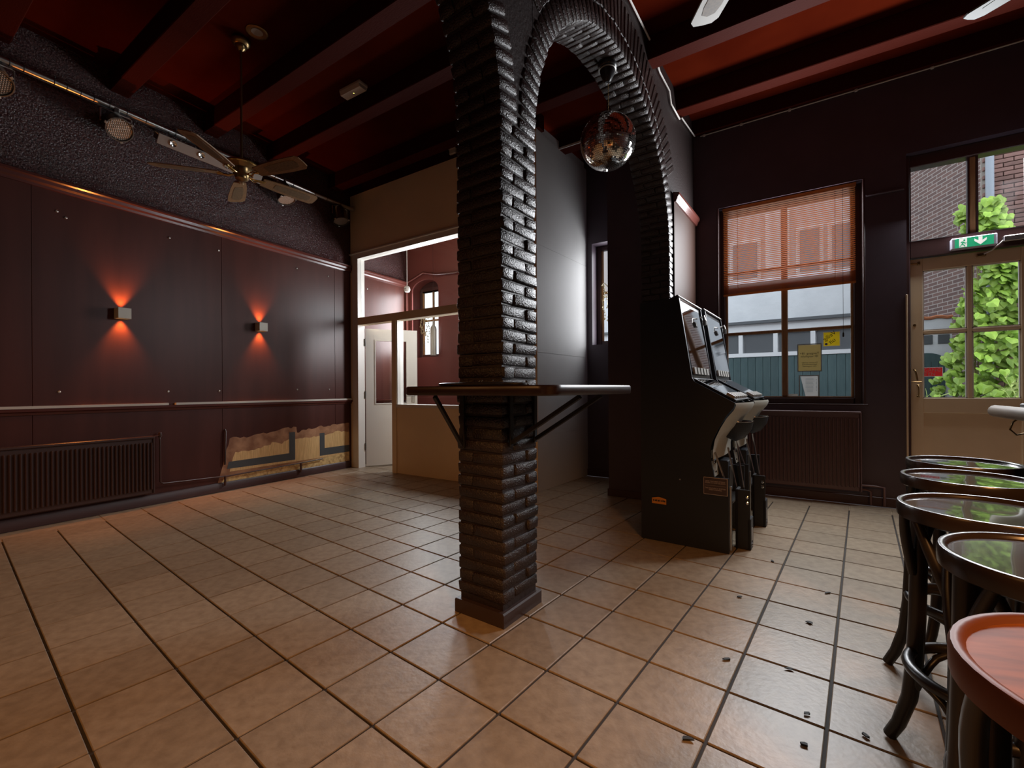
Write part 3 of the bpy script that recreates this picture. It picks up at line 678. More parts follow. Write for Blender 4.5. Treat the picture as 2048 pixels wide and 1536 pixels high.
bb_ = CB(-.05, .05, -.52, .52, -.03, .03, c=.004).xf(Matrix.Rotation(math.radians(35), 4, 'Y')); bb_.build('bar', 'steeldark', lb)
mt = Matrix.Rotation(math.radians(35), 4, 'Y')
CB(.05, .056, -.52, .52, -.055, .045, c=.002).xf(mt).build('faceplate', 'barplate', lb)
for y in (-.39, -.13, .13, .39):
    MB().lathe([(.034, 0), (.030, .012), (.012, .004), (0, .003)], 16, caps=False).xf(Matrix.Translation((.056, y, 0)) @ Matrix.Rotation(PI/2, 4, 'Y')).xf(mt).build('lamp_cup', 'chrome', lb, 40)
for y in (-.4, .4): MB().tube([(0, y, .03), (-.03, y, .11)], .006, 6).build('hanger', 'steeldark', lb)
# ================================================================== CEILING FANS
def fan(name, label, loc, a0, rod, blade_m, inset_m, hub_m, group='ceiling fans'):
    f = thing(name, label, 'ceiling fan', loc, 0, group)
    MB().lathe([(.0, rod), (.075, rod), (.075, rod-.012), (.06, rod-.03), (.045, rod-.036), (.04, rod-.06), (.022, rod-.075), (.012, rod-.08)], 24, caps=False).build('canopy', hub_m, f, 40)
    MB().tube([(0, 0, .12), (0, 0, rod-.05)], .009, 8).build('rod', 'brassdark', f)
    MB().lathe([(.012, .14), (.03, .13), (.05, .115), (.125, .10), (.128, .08), (.12, .075), (.075, .055), (.07, .02), (.055, -.0), (.05, -.03), (.03, -.045), (.0, -.05)], 32, caps=False).build('motor', hub_m, f, 35)
    MB().lathe([(.126, .078), (.134, .085), (.134, .095), (.126, .10)], 32, caps=False).build('motor_ring', 'brass', f, 40)
    for k in range(5):
        a = a0+2*PI*k/5; R_ = Matrix.Rotation(a, 4, 'Z')
        arm = MB().tube([(.06, 0, .005), (.10, .015, -.012), (.14, .0, .0), (.19, .0, .004)], .008, 6); arm.tube([(.06, 0, .005), (.10, -.018, -.006), (.15, -.02, .002), (.19, -.025, .004)], .006, 6); arm.tube([(.14, 0, 0), (.165, .025, .004), (.19, .028, .004)], .006, 6)
        arm.xf(R_).build('blade_iron', 'brass', f, 60)
        tl = R_ @ Matrix.Rotation(math.radians(-13), 4, 'X')
        pr = [(.17, -.050), (.30, -.066), (.50, -.076), (.64, -.074), (.668, -.05), (.672, 0), (.668, .05), (.64, .074), (.50, .076), (.30, .066), (.17, .050)]
        bd = MB().prism(pr, .004, .012, 'z').xf(tl).build('blade', blade_m, f)
        ip = [(.28, -.030), (.34, -.040), (.55, -.046), (.60, -.035), (.615, 0), (.60, .035), (.55, .046), (.34, .040), (.28, .030)]
        MB().prism(ip, .0025, .0042, 'z').xf(tl).build('cane_inset', inset_m, bd)
    return f
fan('ceiling_fan', 'brown five blade ceiling fan with brass hub on a long rod', (-4.08, 1.99, 3.01), math.radians(-130), 1.165, 'blade', 'cane', 'brassdark')
fan('ceiling_fan', 'white fan blade with cane inset hanging in at the top edge', (-.06, 1.98, 3.05), math.radians(124), 1.145, 'bladewhite', 'cane', 'brassdark')
fan('ceiling_fan', 'pale grey fan blade in the top right corner', (1.27, 2.86, 3.05), math.radians(143), 1.145, 'bladegrey', 'bladegrey', 'brassdark')
# ceiling spotlight and emergency light
t = thing('ceiling_spot', 'round recessed brass spot in the red ceiling above the fan', 'spotlight', (-3.89, 2.03, ZC))
MB().lathe([(.045, -.002), (.075, -.008), (.085, -.004), (.085, 0)], 24, caps=False).build('ring', 'brassdark', t, 40); MB().lathe([(.045, -.002), (.0, -.003)], 20, caps=False).build('lens', 'mesh', t)
t = thing('emergency_light', 'small white emergency light box on the red ceiling', 'emergency light', (-3.79, 2.93, ZC), math.radians(2))
CB(-.15, .15, -.055, .055, -.03, 0, c=.006).build('base', 'plastic', t); MB().prism([(-.055, -.03), (.055, -.03), (.042, -.062), (-.042, -.062)], -.142, .142, 'x').build('diffuser', 'plastic', t)
B(.0, .010, -.005, .005, -.064, -.062).build('indicator', 'ledyellow', t)
# ================================================================== MIRROR BALL
bx, by = -1.272, 3.36
t = thing('ball_motor', 'black cone shaped motor fixed to the arch crown', 'motor', (bx, by, 3.66))
MB().lathe([(.075, .03), (.075, .0), (.07, -.01), (.062, -.014), (.060, -.03), (.052, -.06), (.035, -.10), (.02, -.12), (.0, -.122)], 24).build('housing', 'blackgloss', t, 40)
MB().lathe([(.064, -.016), (.068, -.02), (.068, -.026), (.062, -.03)], 24, caps=False).build('band', 'steeldark', t, 40)
MB().tube([(.008*(i % 2), .008*((i+1) % 2), -.12-.0125*i) for i in range(20)], .0028, 5).build('chain', 'brassdark', t)
t = thing('mirror_ball', 'large mirror ball hanging from the brick arch', 'mirror ball', (bx, by, 3.075))
Rb = .213
MB().lathe([(Rb*.985*math.sin(PI*i/24), -Rb*.985*math.cos(PI*i/24)) for i in range(25)], 40, caps=False).build('core', 'mirrorcore', t, 60)
MB().lathe([(.03, Rb-.008), (.03, Rb+.008), (.012, Rb+.014), (.0, Rb+.014)], 16, caps=False).build('cap', 'steeldark', t)
fc = MB(); nr = 48; random.seed(5)
for i in range(1, nr):
    th = PI*i/nr; rr = Rb*math.sin(th); n = max(3, int(2*PI*rr/.0135)); 
    for k in range(n):
        a = 2*PI*(k+.5*(i % 2))/n
        nv = Vector((math.sin(th)*math.cos(a), math.sin(th)*math.sin(a), math.cos(th)))
        nv2 = (nv+Vector((random.gauss(0, .018), random.gauss(0, .018), random.gauss(0, .018)))).normalized()
        tx = Vector((-math.sin(a), math.cos(a), 0)); tx = (tx-nv2*tx.dot(nv2)).normalized(); ty = nv2.cross(tx); c = nv*Rb; hs = .0058
        fc.add([c+tx*hs*p+ty*hs*q for (p, q) in ((-1,-1),(1,-1),(1,1),(-1,1))], [(0,1,2,3)])
stuff(fc.build('mirror_facets', 'mirror', t))
# ================================================================== PILLAR TABLE
tb = thing('standing_table', 'dark rounded bar table built around the brick pillar', 'table', (AO.x, AO.y, 0), AROT)
def rrect(x0, x1, y0, y1, r, n=6):
    out = []
    for (cx, cy, a0) in ((x1-r, y1-r, 0), (x0+r, y1-r, PI/2), (x0+r, y0+r, PI), (x1-r, y0+r, 1.5*PI)):
        for i in range(n+1): a = a0+PI/2*i/n; out.append((cx+r*math.cos(a), cy+r*math.sin(a)))
    return out
zt0, zt1 = 1.112, 1.155
# top as a ring around the pillar: outer outline plus a square hole
outer = rrect(-.455, .415, -.235, .64, .07); hole = [(.006, .316), (-.296, .316), (-.296, -.006), (.006, -.006)]
tt = MB(); n = len(outer)
def corner_of(p):
    return min(range(4), key=lambda i: (p[0]-hole[i][0])**2+(p[1]-hole[i][1])**2)
c = .006
def inset(p, d):
    cx, cy = -.02, .2; v = Vector((cx-p[0], cy-p[1])).normalized()*d; return (p[0]+v.x, p[1]+v.y)
V = [(p[0], p[1], zt0+c) for p in outer]+[(p[0], p[1], zt1-c) for p in outer]+[(*inset(p, c), zt0) for p in outer]+[(*inset(p, c), zt1) for p in outer]+[(*h, zt0) for h in hole]+[(*h, zt1) for h in hole]
F = []
for i in range(n):
    j = (i+1) % n; F.append((i, j, n+j, n+i)); F.append((2*n+i, 2*n+j, j, i)); F.append((n+i, n+j, 3*n+j, 3*n+i))
    ci, cj = corner_of(outer[i]), corner_of(outer[j])
    for (o_, h_) in ((2*n, 4*n), (3*n, 4*n+4)):
        F.append((o_+i, o_+j, h_+cj, h_+ci) if ci != cj else (o_+i, o_+j, h_+ci))
for i in range(4): F.append((4*n+i, 4*n+(i+1) % 4, 4*n+4+(i+1) % 4, 4*n+4+i))
tt.add(V, F); tt.build('table_top', 'tabletop', tb, 40)
for v in (.062, .28):
    CB(.0, .012, v-.014, v+.014, .86, 1.112, c=.002).build('wall_bracket', 'black', tb)
    MB().prism([(.006, .885), (.02, .872), (.385, 1.098), (.375, 1.112)], v-.012, v+.012, 'y').build('brace', 'black', tb)
for w in (-.25,):
    CB(w-.014, w+.014, -.012, .0, .84, 1.112, c=.002).build('wall_bracket', 'black', tb)
    MB().prism([(-.006, .862), (-.016, .85), (-.205, 1.10), (-.195, 1.112)], w-.010, w+.010, 'x').build('brace', 'black', tb)
ty = thing('serving_board', 'thin dark round board lying on the pillar table', 'board', (AO.x-.04, AO.y-.118, zt1), AROT)
MB().lathe([(.10, 0), (.108, .004), (.108, .012), (.10, .016), (.0, .016)], 32).xf(Matrix.Scale(2.3, 4, (1, 0, 0))).build('board', 'blackwood', ty, 40)
for (x, y) in ((-.03, .02), (.01, -.01), (.04, .03)): MB().tube([(x, y, .016), (x+.01, y, .026)], .002, 5).build('screw', 'steel', ty)
# ================================================================== SLOT MACHINES
def machine(loc, label, first):
    m_ = thing('slot_machine', label, 'slot machine', loc, -.05, 'slot machines in the arch'); w = .66
    # local: x from the back (0) to the front, y from the near side, z up; profile measured on the near side
    pr = [(0, .517), (0, 1.79), (.22, 1.80), (.275, 1.822), (.288, 1.80), (.375, 1.217), (.392, 1.187), (.655, 1.037), (.645, 1.005), (.60, .95), (.55, .86), (.505, .76), (.492, .69), (.50, .62), (.52, .517)]
    MB().prism(pr, 0, .02, 'y').build('side_panel', 'machblack', m_); MB().prism(pr, w-.02, w, 'y').build('side_panel', 'machblack', m_)
    inn = [(0, .517), (0, 1.785), (.22, 1.79), (.262, 1.79), (.355, 1.215), (.39, 1.165), (.62, 1.03), (.56, .93), (.50, .80), (.47, .69), (.40, .62), (.40, .517)]
    MB().prism(inn, .02, w-.02, 'y').build('cabinet', 'machblack', m_)
    B(0, .612, 0, .02, 0, .517).build('base_panel', 'machblack', m_); B(0, .612, w-.02, w, 0, .517).build('base_panel', 'machblack', m_)
    B(0, .03, .02, w-.02, 0, .517).build('base_back', 'machblack', m_); B(.03, .40, .02, w-.02, .0, .03).build('base_floor', 'machblack', m_)
    # upper screen
    def slab(p, q, t, y0, y1): 
        d = (Vector((q[0]-p[0], q[1]-p[1]))).normalized(); n_ = Vector((-d.y, d.x)); 
        if n_.x < 0: n_ = -n_
        return MB().prism([p, q, (q[0]+n_.x*t, q[1]+n_.y*t), (p[0]+n_.x*t, p[1]+n_.y*t)], y0, y1, 'y')
    slab((.264, 1.795), (.356, 1.215), .012, .022, w-.022).build('upper_bezel', 'blackgloss', m_)
    slab((.281, 1.765), (.366, 1.26), .004, .045, w-.045).build('upper_screen', 'screen', m_)
    slab((.272, 1.815), (.288, 1.80), .01, .0, w).build('top_trim', 'steel', m_)
    for i in range(5):
        y = .07+i*.095; slab((.362, 1.292), (.370, 1.242), .014, y, y+.06).build('upper_button', 'button', m_); slab((.3665, 1.287), (.3735, 1.247), .013, y+.062, y+.078).build('button_gap', 'blackgloss', m_)
    slab((.372, 1.205), (.652, 1.046), .012, .022, w-.022).build('lower_bezel', 'blackgloss', m_)
    slab((.395, 1.203), (.575, 1.101), .004, .05, w-.05).build('lower_screen', 'screen', m_)
    for i in range(7):
        y = .05+i*.082; slab((.590, 1.094), (.640, 1.066), .018, y, y+.034).build('deck_button', 'button', m_)
    # lower grey fascia with a rounded front
    cur = [(.655, 1.037), (.66, 1.02), (.645, .985), (.60, .93), (.56, .86), (.525, .78), (.512, .70), (.512, .64)]
    fv = []; ff = []; ny = 9
    for j in range(ny):
        s = j/(ny-1); bul = .06*(1-(2*s-1)**2)
        for i, (x, z) in enumerate(cur): k = 1 if i < 5 else .4; fv.append((x+bul*k, .004+s*(w-.008), z))
    nc = len(cur)
    for j in range(ny-1):
        for i in range(nc-1): ff.append((j*nc+i, (j+1)*nc+i, (j+1)*nc+i+1, j*nc+i+1))
    MB().add(fv, ff).build('fascia', 'machgrey', m_, 40)
    for i in range(3): CB(.600+i*.0-.012*i, .616-.012*i, .16, .21, .925-i*.022, .932-i*.022, c=.002).build('speaker_slot', 'black', m_)
    MB().lathe([(.006, 0), (.05, .02), (.085, .07), (.095, .115), (.091, .115), (.08, .07), (.045, .028), (.0, .012)], 20, (.60, .33, .745), caps=False).xf(Matrix.Translation((.60, .33, .745)) @ Matrix.Scale(1.3, 4) @ Matrix.Translation((-.60, -.33, -.745))).build('payout_cup', 'machblack', m_, 40)
    MB().tube([(.60+.122*math.cos(a), .33+.122*math.sin(a), .8945) for a in [2*PI*i/24 for i in range(24)]], .004, 6, closed=True).build('cup_rim', 'chrome', m_, 60)
    # padlock at the top corner
    MB().tube([(.305, w-.10, 1.72), (.335, w-.10, 1.735), (.345, w-.10, 1.70)], .006, 6).build('hasp', 'steel', m_, 60); CB(.325, .352, w-.125, w-.08, 1.655, 1.70, c=.004).build('padlock', 'steeldark', m_)
    # coin works below
    sl = MB().prism([(.455, .69), (.475, .69), (.50, .50), (.48, .50)], .03, .25, 'y'); sl.build('coin_plate', 'machgrey', m_)
    for (y, z, a, b) in ((.06, .63, .03, .02), (.12, .60, .06, .05), (.07, .54, .04, .02), (.15, .53, .05, .015)): CB(.478, .498, y, y+a, z-.01, z+b-.01, c=.003).build('coin_slot', 'chrome' if a > .04 else 'black', m_)
    MB().tube([(.52, .03, .69), (.615, .03, .40)], .007, 6).build('door_strut', 'steel', m_); MB().tube([(.56, .27, .70), (.625, .27, .36)], .007, 6).build('door_strut', 'steel', m_)
    MB().tube([(.57, .55, .72), (.62, .55, .36)], .007, 6).build('door_strut', 'steel', m_)
    CB(.44, .56, .27, .46, .36, .60, c=.005).build('coin_box', 'machblack', m_); CB(.562, .567, .30, .43, .40, .56, c=.002).build('coin_box_face', 'steeldark', m_)
    B(.40, .60, .02, w-.02, .30, .315).build('shelf', 'steeldark', m_)
    for i in range(4): CB(.40, .575, .03, .12, .06+i*.055, .09+i*.055, c=.004).build('cash_tray', 'machgrey', m_)
    CB(.612, .625, .02, .05, .02, .46, c=.002).build('door_edge', 'steel', m_)
    # foot brackets standing in front of the base
    for y in ((.16,) if first else (.10,)):
        CB(.625, .645, y, y+.11, .0, .42, c=.004).build('foot_bracket', 'black', m_); CB(.625, .72, y, y+.012, .0, .42, c=.003).build('foot_bracket', 'black', m_)
        CB(.70, .724, y, y+.11, .0, .22, c=.004).build('foot_plate', 'machblack', m_)
        B(.7242, .7252, y+.04, y+.065, .06, .15).build('foot_label', 'cream', m_)
        for z in (.03, .33, .37): MB().lathe([(.012, 0), (.012, .004), (.006, .007)], 10).xf(Matrix.Translation((.70 if z > .2 else .724, y-.001 if z > .2 else y+.05, z)) @ (Matrix.Rotation(PI/2, 4, 'X') if z > .2 else Matrix.Rotation(PI/2, 4, 'Y'))).build('bolt', 'chrome', m_)
    if first:
        CB(.45, .605, -.003, 0, .395, .515, c=.001).build('warning_plate', 'signtext', m_); B(.4535, .6015, -.004, -.003, .3985, .5115).build('warning_face', 'signbrown', m_)
        text('warning_lettering', 'DEZE MACHINE WORDT\nIEDERE AVOND GELEEGD', .0115, 'signtext', m_, (.527, -.0045, .483), WALLROT); text('warning_lettering', 'THIS MACHINE IS EMPTIED\nEVERY EVENING', .0115, 'signtext', m_, (.527, -.0045, .435), WALLROT)
        B(.46, .595, -.0045, -.004, .4585, .4595).build('warning_rule', 'signtext', m_)
        MB().prism([(.083, .278), (.188, .278), (.188, .318), (.142, .328), (.128, .328), (.083, .318)], -.003, 0, 'y').build('maker_label', 'orange', m_)
        xx = .092
        for k in range(8):
            wd = random.uniform(.006, .010); B(xx, xx+wd, -.0038, -.003, .295, .309-.002*(k % 2)).build('maker_mark', 'ink', m_); xx += .0115
        CB(.283, .293, -.004, 0, .472, .482, c=.001).build('lock_cylinder', 'steel', m_)
    return m_
machine((-1.04, 3.41, 0), 'black slot machine facing the window, nearer one with warning plate', True)
machine((-.985, 4.125, 0), 'black slot machine further back, nearer the radiator', False)
# ================================================================== BAR STOOLS
def stool(loc, rz, label, seat_m, rim_m):
    s_ = thing('bar_stool', label, 'bar stool', loc, rz, 'bentwood bar stools along the bar'); hs = .80; r = .197
    MB().lathe([(.0, hs-.03), (.180, hs-.03), (.180, hs-.010), (.12, hs-.0125), (.0, hs-.014)], 40, caps=False).build('seat', seat_m, s_, 40)
    MB().lathe([(.170, hs-.042), (.190, hs-.044), (.196, hs-.040), (r, hs-.03), (r, hs-.007), (.194, hs-.001), (.190, hs), (.184, hs-.001), (.180, hs-.005), (.178, hs-.012), (.170, hs-.018), (.170, hs-.042)], 48, caps=False).build('seat_rim', rim_m, s_, 40)
    for k in range(4):
        a = PI/4+k*PI/2; cs, sn = math.cos(a), math.sin(a)
        P = lambda rr, z: (rr*cs, rr*sn, z)
        MB().tube([P(.158, hs-.03), P(.160, .60), P(.165, .42), P(.172, .28), P(.186, .16), P(.215, .06), P(.240, .006)], [.021, .022, .022, .022, .021, .019, .018], 10).build('leg', 'blackwood', s_, 60)
        # bentwood braces rising from the leg to the rim on both sides
        for sg in (-1, 1):
            pts = []
            for i in range(7):
                t = i/6; aa = a+sg*(.10+.46*t**1.2); rr = .168+.012*t; pts.append((rr*math.cos(aa), rr*math.sin(aa), .56+.20*t))
            MB().tube(pts, [.012, .014, .014, .014, .014, .013, .012], 8).build('brace', 'blackwood', s_, 60)
        # lower bow between this leg and the next
        a2 = a+PI/2; p0 = Vector((math.cos(a), math.sin(a)))*.168; p1 = Vector((math.cos(a2), math.sin(a2)))*.168; pts = []
        for i in range(11):
            t = i/10; q = p0*(1-t)+p1*t; rise = math.sin(PI*t); out = q.normalized()*.165; q = q*(1-rise)+out*rise; pts.append((q.x, q.y, .20+.10*rise**.6))
        MB().tube(pts, .011, 8).build('lower_bow', 'blackwood', s_, 60)
    MB().tube([(.172*math.cos(t), .172*math.sin(t), .315) for t in [2*PI*i/40 for i in range(40)]], .016, 8, closed=True).build('foot_ring', 'blackwood', s_, 60)
    return s_
for (x, y, rz, lab, sm1, rm1) in ((.357, .80, .4, 'bentwood bar stool with reddish brown seat, nearest the camera', 'seatred', 'rimred'), (.438, 1.30, .9, 'second bentwood bar stool from the camera, dark glossy seat', 'seatdark', 'rimdark'),
        (.432, 1.76, .2, 'middle of the five bentwood bar stools', 'seatdark', 'rimdark'), (.520, 2.33, .55, 'fourth bentwood bar stool from the camera', 'seatdark', 'rimdark'), (.606, 2.81, .1, 'bentwood bar stool furthest from the camera, by the door', 'seatdark', 'rimdark')):
    stool((x, y, 0), rz, lab, sm1, rm1)
# ================================================================== BAR (only its end comes into the picture)
br = thing('bar_counter', 'end of the bar with worn rounded wooden rail and hooks', 'bar', (0, 0, 0))
MB().tube([(.815, -1.5, 1.015), (.815, 3.22, 1.015), (.815, 3.26, 1.015)], [.03, .03, .02], 14).build('arm_rail', 'wornwood', br, 60)
CB(.85, 1.5, -1.5, 3.05, 1.02, 1.06, c=.006).build('worktop', 'blackwood', br)
B(1.02, 1.45, -1.5, 3.0, 0, 1.02).build('front', 'blackwood', br)
CB(.83, 1.02, -1.5, 3.0, .985, 1.02, c=.004).build('overhang', 'blackwood', br)
for y in (2.98, 2.62, 2.3): MB().tube([(.84, y, 1.0), (.81, y, .975), (.80, y+.0, .94), (.82, y, .915), (.85, y, .925)], .004, 6).build('bag_hook', 'brassdark', br, 60)
# loudspeaker by the door
t = thing('wall_speaker', 'grey loudspeaker edge by the transom at the right picture edge', 'loudspeaker', (1.64, 5.28, 2.60))
CB(-.11, .11, -.1, .1, 0, .42, c=.01).build('cabinet', 'black', t); CB(-.10, .10, -.108, -.1, .01, .41, c=.003).build('grille', 'black', t); CB(-.03, .03, .1, .205, .18, .24, c=.003).build('wall_bracket', 'black', t)
# ================================================================== SIDE ROOM DETAILS
t = thing('pendant_socket', 'white egg shaped pendant hanging on a cord in the side room', 'pendant', (-5.25, 5.05, 2.74))
MB().lathe([(.0, -.055), (.035, -.045), (.05, -.01), (.045, .03), (.02, .05), (.006, .055)], 20, caps=False).build('body', 'plastic', t, 50); MB().tube([(0, 0, .05), (0, 0, 1.40)], .005, 6).build('cord', 'plastic', t)
for dx in (-.012, .012): MB().lathe([(.009, 0), (.0, .002)], 10, caps=False).xf(Matrix.Translation((dx+.01, -.05, -.005)) @ Matrix.Rotation(PI/2, 4, 'X')).build('hole', 'ink', t)
t = thing('hanging_chain', 'twisted chain hanging down behind the pillar in the side room', 'chain', (-3.95, 5.0, 2.28))
for i in range(26):
    MB().tube([(.045*i*.33+.010*math.cos(a), .007*math.sin(a), i*.028+.016*math.sin(a+.6)) for a in [2*PI*k/8 for k in range(8)]], .004, 5, closed=True).build('link', 'brass', t)
MB().tube([(.39, 0, .72), (.39, 0, 1.92)], .003, 5).build('cord', 'ink', t)
t = thing('hanging_cylinder', 'silver bottle shaped metal cylinder hanging before the arched window', 'ornament', (-5.02, 5.40, 1.70))
MB().lathe([(.0, 0), (.05, .0), (.052, .01), (.052, .42), (.045, .46), (.016, .50), (.012, .56), (.0, .565)], 20, caps=False).build('body', 'mesh', t, 40); MB().tube([(0, 0, .55), (0, 0, 2.5)], .002, 5).build('cord', 'ink', t)
random.seed(21)
def garland(loc, label, n):
    gthing = thing('garland', label, 'garland', loc, 0, 'pale leaf garlands at the windows')
    gm = MB().add([(0, 0, 0), (.014, .004, -.008), (.0, .002, -.028), (-.014, .004, -.008), (0, .008, -.012)], [(0, 1, 4), (1, 2, 4), (2, 3, 4), (3, 0, 4), (0, 3, 2, 1)]).mesh('leaf'); gm.materials.append(M['garland'])
    for s in range(n):
        x = (s-.5*(n-1))*.06; L = random.uniform(.25, .5); pts = [(x+.02*math.sin(i*.9+s), random.uniform(-.01, .01), -L*i/10) for i in range(11)]
        MB().tube(pts, .003, 5).build('stem', 'garland', gthing)
        for (px, py, pz_) in pts:
            for _ in range(2): ob('leaf', gm, None, gthing, None, (px+random.uniform(-.015, .015), py, pz_+random.uniform(-.012, .012)), (random.uniform(-.5, .5), random.uniform(-.8, .8), random.uniform(0, 6)))
    MB().tube([((s/8-.5)*.06*n, 0, .03*math.sin(s)) for s in range(9)], .006, 5).build('stem', 'garland', gthing)
garland((-5.42, 5.62, 2.42), 'pale leaf garland at the arched window of the side room', 4)
garland((-2.13, 5.60, 2.50), 'pale leaf garland at the narrow window behind the arch', 3)
MB().tube([(-.02, 0, 0)]*1+[(0, 0, .01)], .001, 4)
struct(MB().tube([(-5.70, 5.46, 2.98), (-5.55, 5.46, 3.02), (-5.3, 5.46, 3.10), (-5.0, 5.46, 3.03), (-4.6, 5.46, 3.0), (-3.0, 5.46, 3.0)], .018, 8).build('trim_5', 'rail', None, 60), 'wavy moulding over the arched window')
struct(CB(-5.715, -5.675, 5.44, 5.5, .1, 2.95, c=.004).build('trim_6', 'rail'), 'upright moulding in the side room corner')
# bits on the ceiling and dry leaf fragments on the floor
tag(CB(-2.44, -1.88, 4.79, 4.80, 3.995, 4.02, c=.002).build('cable_duct', 'plastic'), 'white cable duct on the beam behind the mirror ball', 'cable duct')
t = thing('junction_box', 'small white junction box above the partition beside the pillar', 'junction box', (-3.64, 4.30, 4.075))
CB(-.05, .05, -.03, 0, 0, .07, c=.006).build('box', 'plastic', t); CB(-.055, .055, -.034, -.03, .055, .075, c=.003).build('lid', 'plastic', t)
random.seed(9)
for (x, y) in ((-0.292, 2.712), (-0.27, 2.059), (-0.319, 1.521), (-0.049, 2.121), (-0.002, 1.698), (0.109, 3.022), (-0.172, 3.389), (0.008, 1.861), (0.02, 2.595), (0.165, 1.849)):
    n = random.randint(5, 7); r0 = random.uniform(.007, .014); st = random.uniform(1.3, 2.6); pts = []
    for i in range(n): a = 2*PI*i/n; rr = r0*random.uniform(.5, 1.2); pts.append((rr*st*math.cos(a), rr*math.sin(a)))
    vv = [(p[0], p[1], random.uniform(.0005, .006)) for p in pts]+[(p[0], p[1], random.uniform(.0065, .008)) for p in pts]
    me = MB().add(vv, [tuple(range(n))[::-1], tuple(range(n, 2*n))]+[(i, (i+1) % n, n+(i+1) % n, n+i) for i in range(n)])
    tag(me.build('dry_leaf', 'ink', None, None, (x, y, 0), (0, 0, random.uniform(0, 6))), 'small dark dry leaf fragment lying on the floor tiles', 'leaf', 'dry leaf fragments on the floor')
# ================================================================== WARM LAMPS BEHIND THE CAMERA
def pendant(loc, power, label):
    p = thing('pendant_lamp', label, 'lamp', loc, 0, 'pendant lamps behind the viewer')
    MB().lathe([(.16, -.02), (.15, .03), (.09, .10), (.03, .13), (.02, .16)], 24, caps=False).build('shade', 'brassdark', p, 50); MB().tube([(0, 0, .15), (0, 0, ZC-loc[2])], .005, 6).build('cord', 'ink', p)
    MB().lathe([(.0, -.05), (.03, -.04), (.04, -.01), (.025, .03), (.012, .05)], 16, caps=False).build('bulb', 'bulbwarm', p, 60)
    l = bpy.data.lights.new('lamp', 'SPOT'); l.energy = power; l.color = (1, .44, .14); l.shadow_soft_size = .22; l.spot_size = math.radians(160); l.spot_blend = .6; o = bpy.data.objects.new('lamp', l); C.objects.link(o); o.parent = p; o.location = (0, 0, -.12)
pendant((-2.4, -1.3, 3.1), 68, 'warm pendant lamp behind the viewer, middle one')
pendant((-4.3, -1.3, 3.1), 62, 'warm pendant lamp behind the viewer, by the maroon wall')
pendant((1.35, -.1, 2.6), 240, 'warm pendant lamp behind the bar')
# ================================================================== OUTSIDE
random.seed(4)
gr = B(-14, 14, 5.75, 26, -.15, -.05).build('ground', 'street'); gr['kind'] = 'structure'
YE = 12.0
gar = thing('white_garage', 'white painted garage with green plank doors across the street', 'building', (0, YE, -.05))
B(-7, 1.62, .1, .5, 0, 3.75).build('wall', 'extwhite', gar)
B(-7, 1.62, .02, .1, 2.55, 3.75).build('upper_wall', 'extwhite', gar); B(1.05, 1.62, -.02, .1, 0, 2.6).build('pier', 'extwhite', gar)
CB(-7, 1.0, -.10, .05, 2.70, 2.77, c=.005).build('ledge', 'extglass', gar)  # ledge with its dark shadow line put into the colour
B(-7, .95, -.01, .1, 2.47, 2.70).build('fascia', 'extframe', gar); B(-7, .95, .0, .06, 1.93, 2.02).build('lintel', 'extframe', gar)
for i in range(9):
    x = .90-i*.72; B(x-.03, x+.06, .0, .1, 2.02, 2.47).build('mullion', 'extframe', gar); B(x-.63, x-.03, .05, .1, 2.02, 2.47).build('window', 'extglass', gar)
pk = CB(0, .152, .02, .09, 0, 1.93, c=.006).mesh('plank'); pk.materials.append(M['extgreen'])
for i in range(34): ob('plank', pk, None, gar, None, (.78-i*.156, 0, .0))
B(.93, 1.05, -.01, .1, 0, 2.45).build('door_post', 'extframe', gar)
MB().lathe([(.03, 0), (.05, .03), (.04, .08), (.0, .09)], 12, (1.0, -.06, 1.78)).build('lamp', 'plastic', gar)
# house above and behind the garage: pale wall with white window frames
hs_ = thing('pale_house', 'pale house with white window frames behind the blind', 'building', (0, YE+.6, 3.70))
B(-7, 1.62, .1, 2.6, -3.74, 4.2).build('wall', 'extpink', hs_)
for (x0, x1, z0, z1) in ((-1.55, -.85, .12, 1.15), (-.12, .42, .10, 1.25), (.50, 1.05, .10, 1.25), (-3.0, -2.2, .1, 1.2)):
    wf = CB(x0, x1, .02, .1, z0, z1, c=.01).build('window_frame', 'signwhite', hs_); B(x0+.08, x1-.08, -.0, .03, z0+.08, z1-.08).build('pane', 'extglass', wf)
CB(-.75, -.25, .0, .1, .35, 1.7, c=.01).build('white_panel', 'signwhite', hs_)
B(-7, 1.62, -.05, .15, -.05, .05).build('string_course', 'extsand', hs_)
# brick house with ivy at its corner
dB = Vector((-.39, .92)).normalized()
bh = thing('brick_house', 'brown brick house with a drainpipe beside the ivy', 'building', (2.2, 9.2, -.05))
B(0, 4.0, .02, .6, 0, 6.0).build('wall', 'extmortar', bh)
fb = MB().box(0, 2.7, -.3, 0, 0, 6.0); fo = fb.build('receding_wall', 'extbrickfar', bh); fo.rotation_euler = (0, 0, math.atan2(dB.y, dB.x))
fo.location = (0, .05, 0)
bm_ = CB(-.1, .1, -.02, .03, -.026, .026, c=.003).mesh('brick'); bm_.materials.append(M['extbrick'])
cnt = 0
for j in range(95):
    z = .85+j*.0625
    for i in range(3):
        if cnt >= 300: break
        if z < 3.0 and i < 1 and 0: continue
        ob('brick', bm_, None, bh, None, (.11+i*.21+(.105 if j % 2 else 0), 0, z)); cnt += 1
B(.0, 1.2, -.035, 0, 3.35, 3.42).build('sandstone_band', 'extsand', bh)
MB().tube([(.06, -.09, .2), (.06, -.09, 6)], .045, 12).build('drainpipe', 'extpipe', bh, 60)
for (t_, z) in ((1.0, 3.0), (1.7, 2.75)): pass
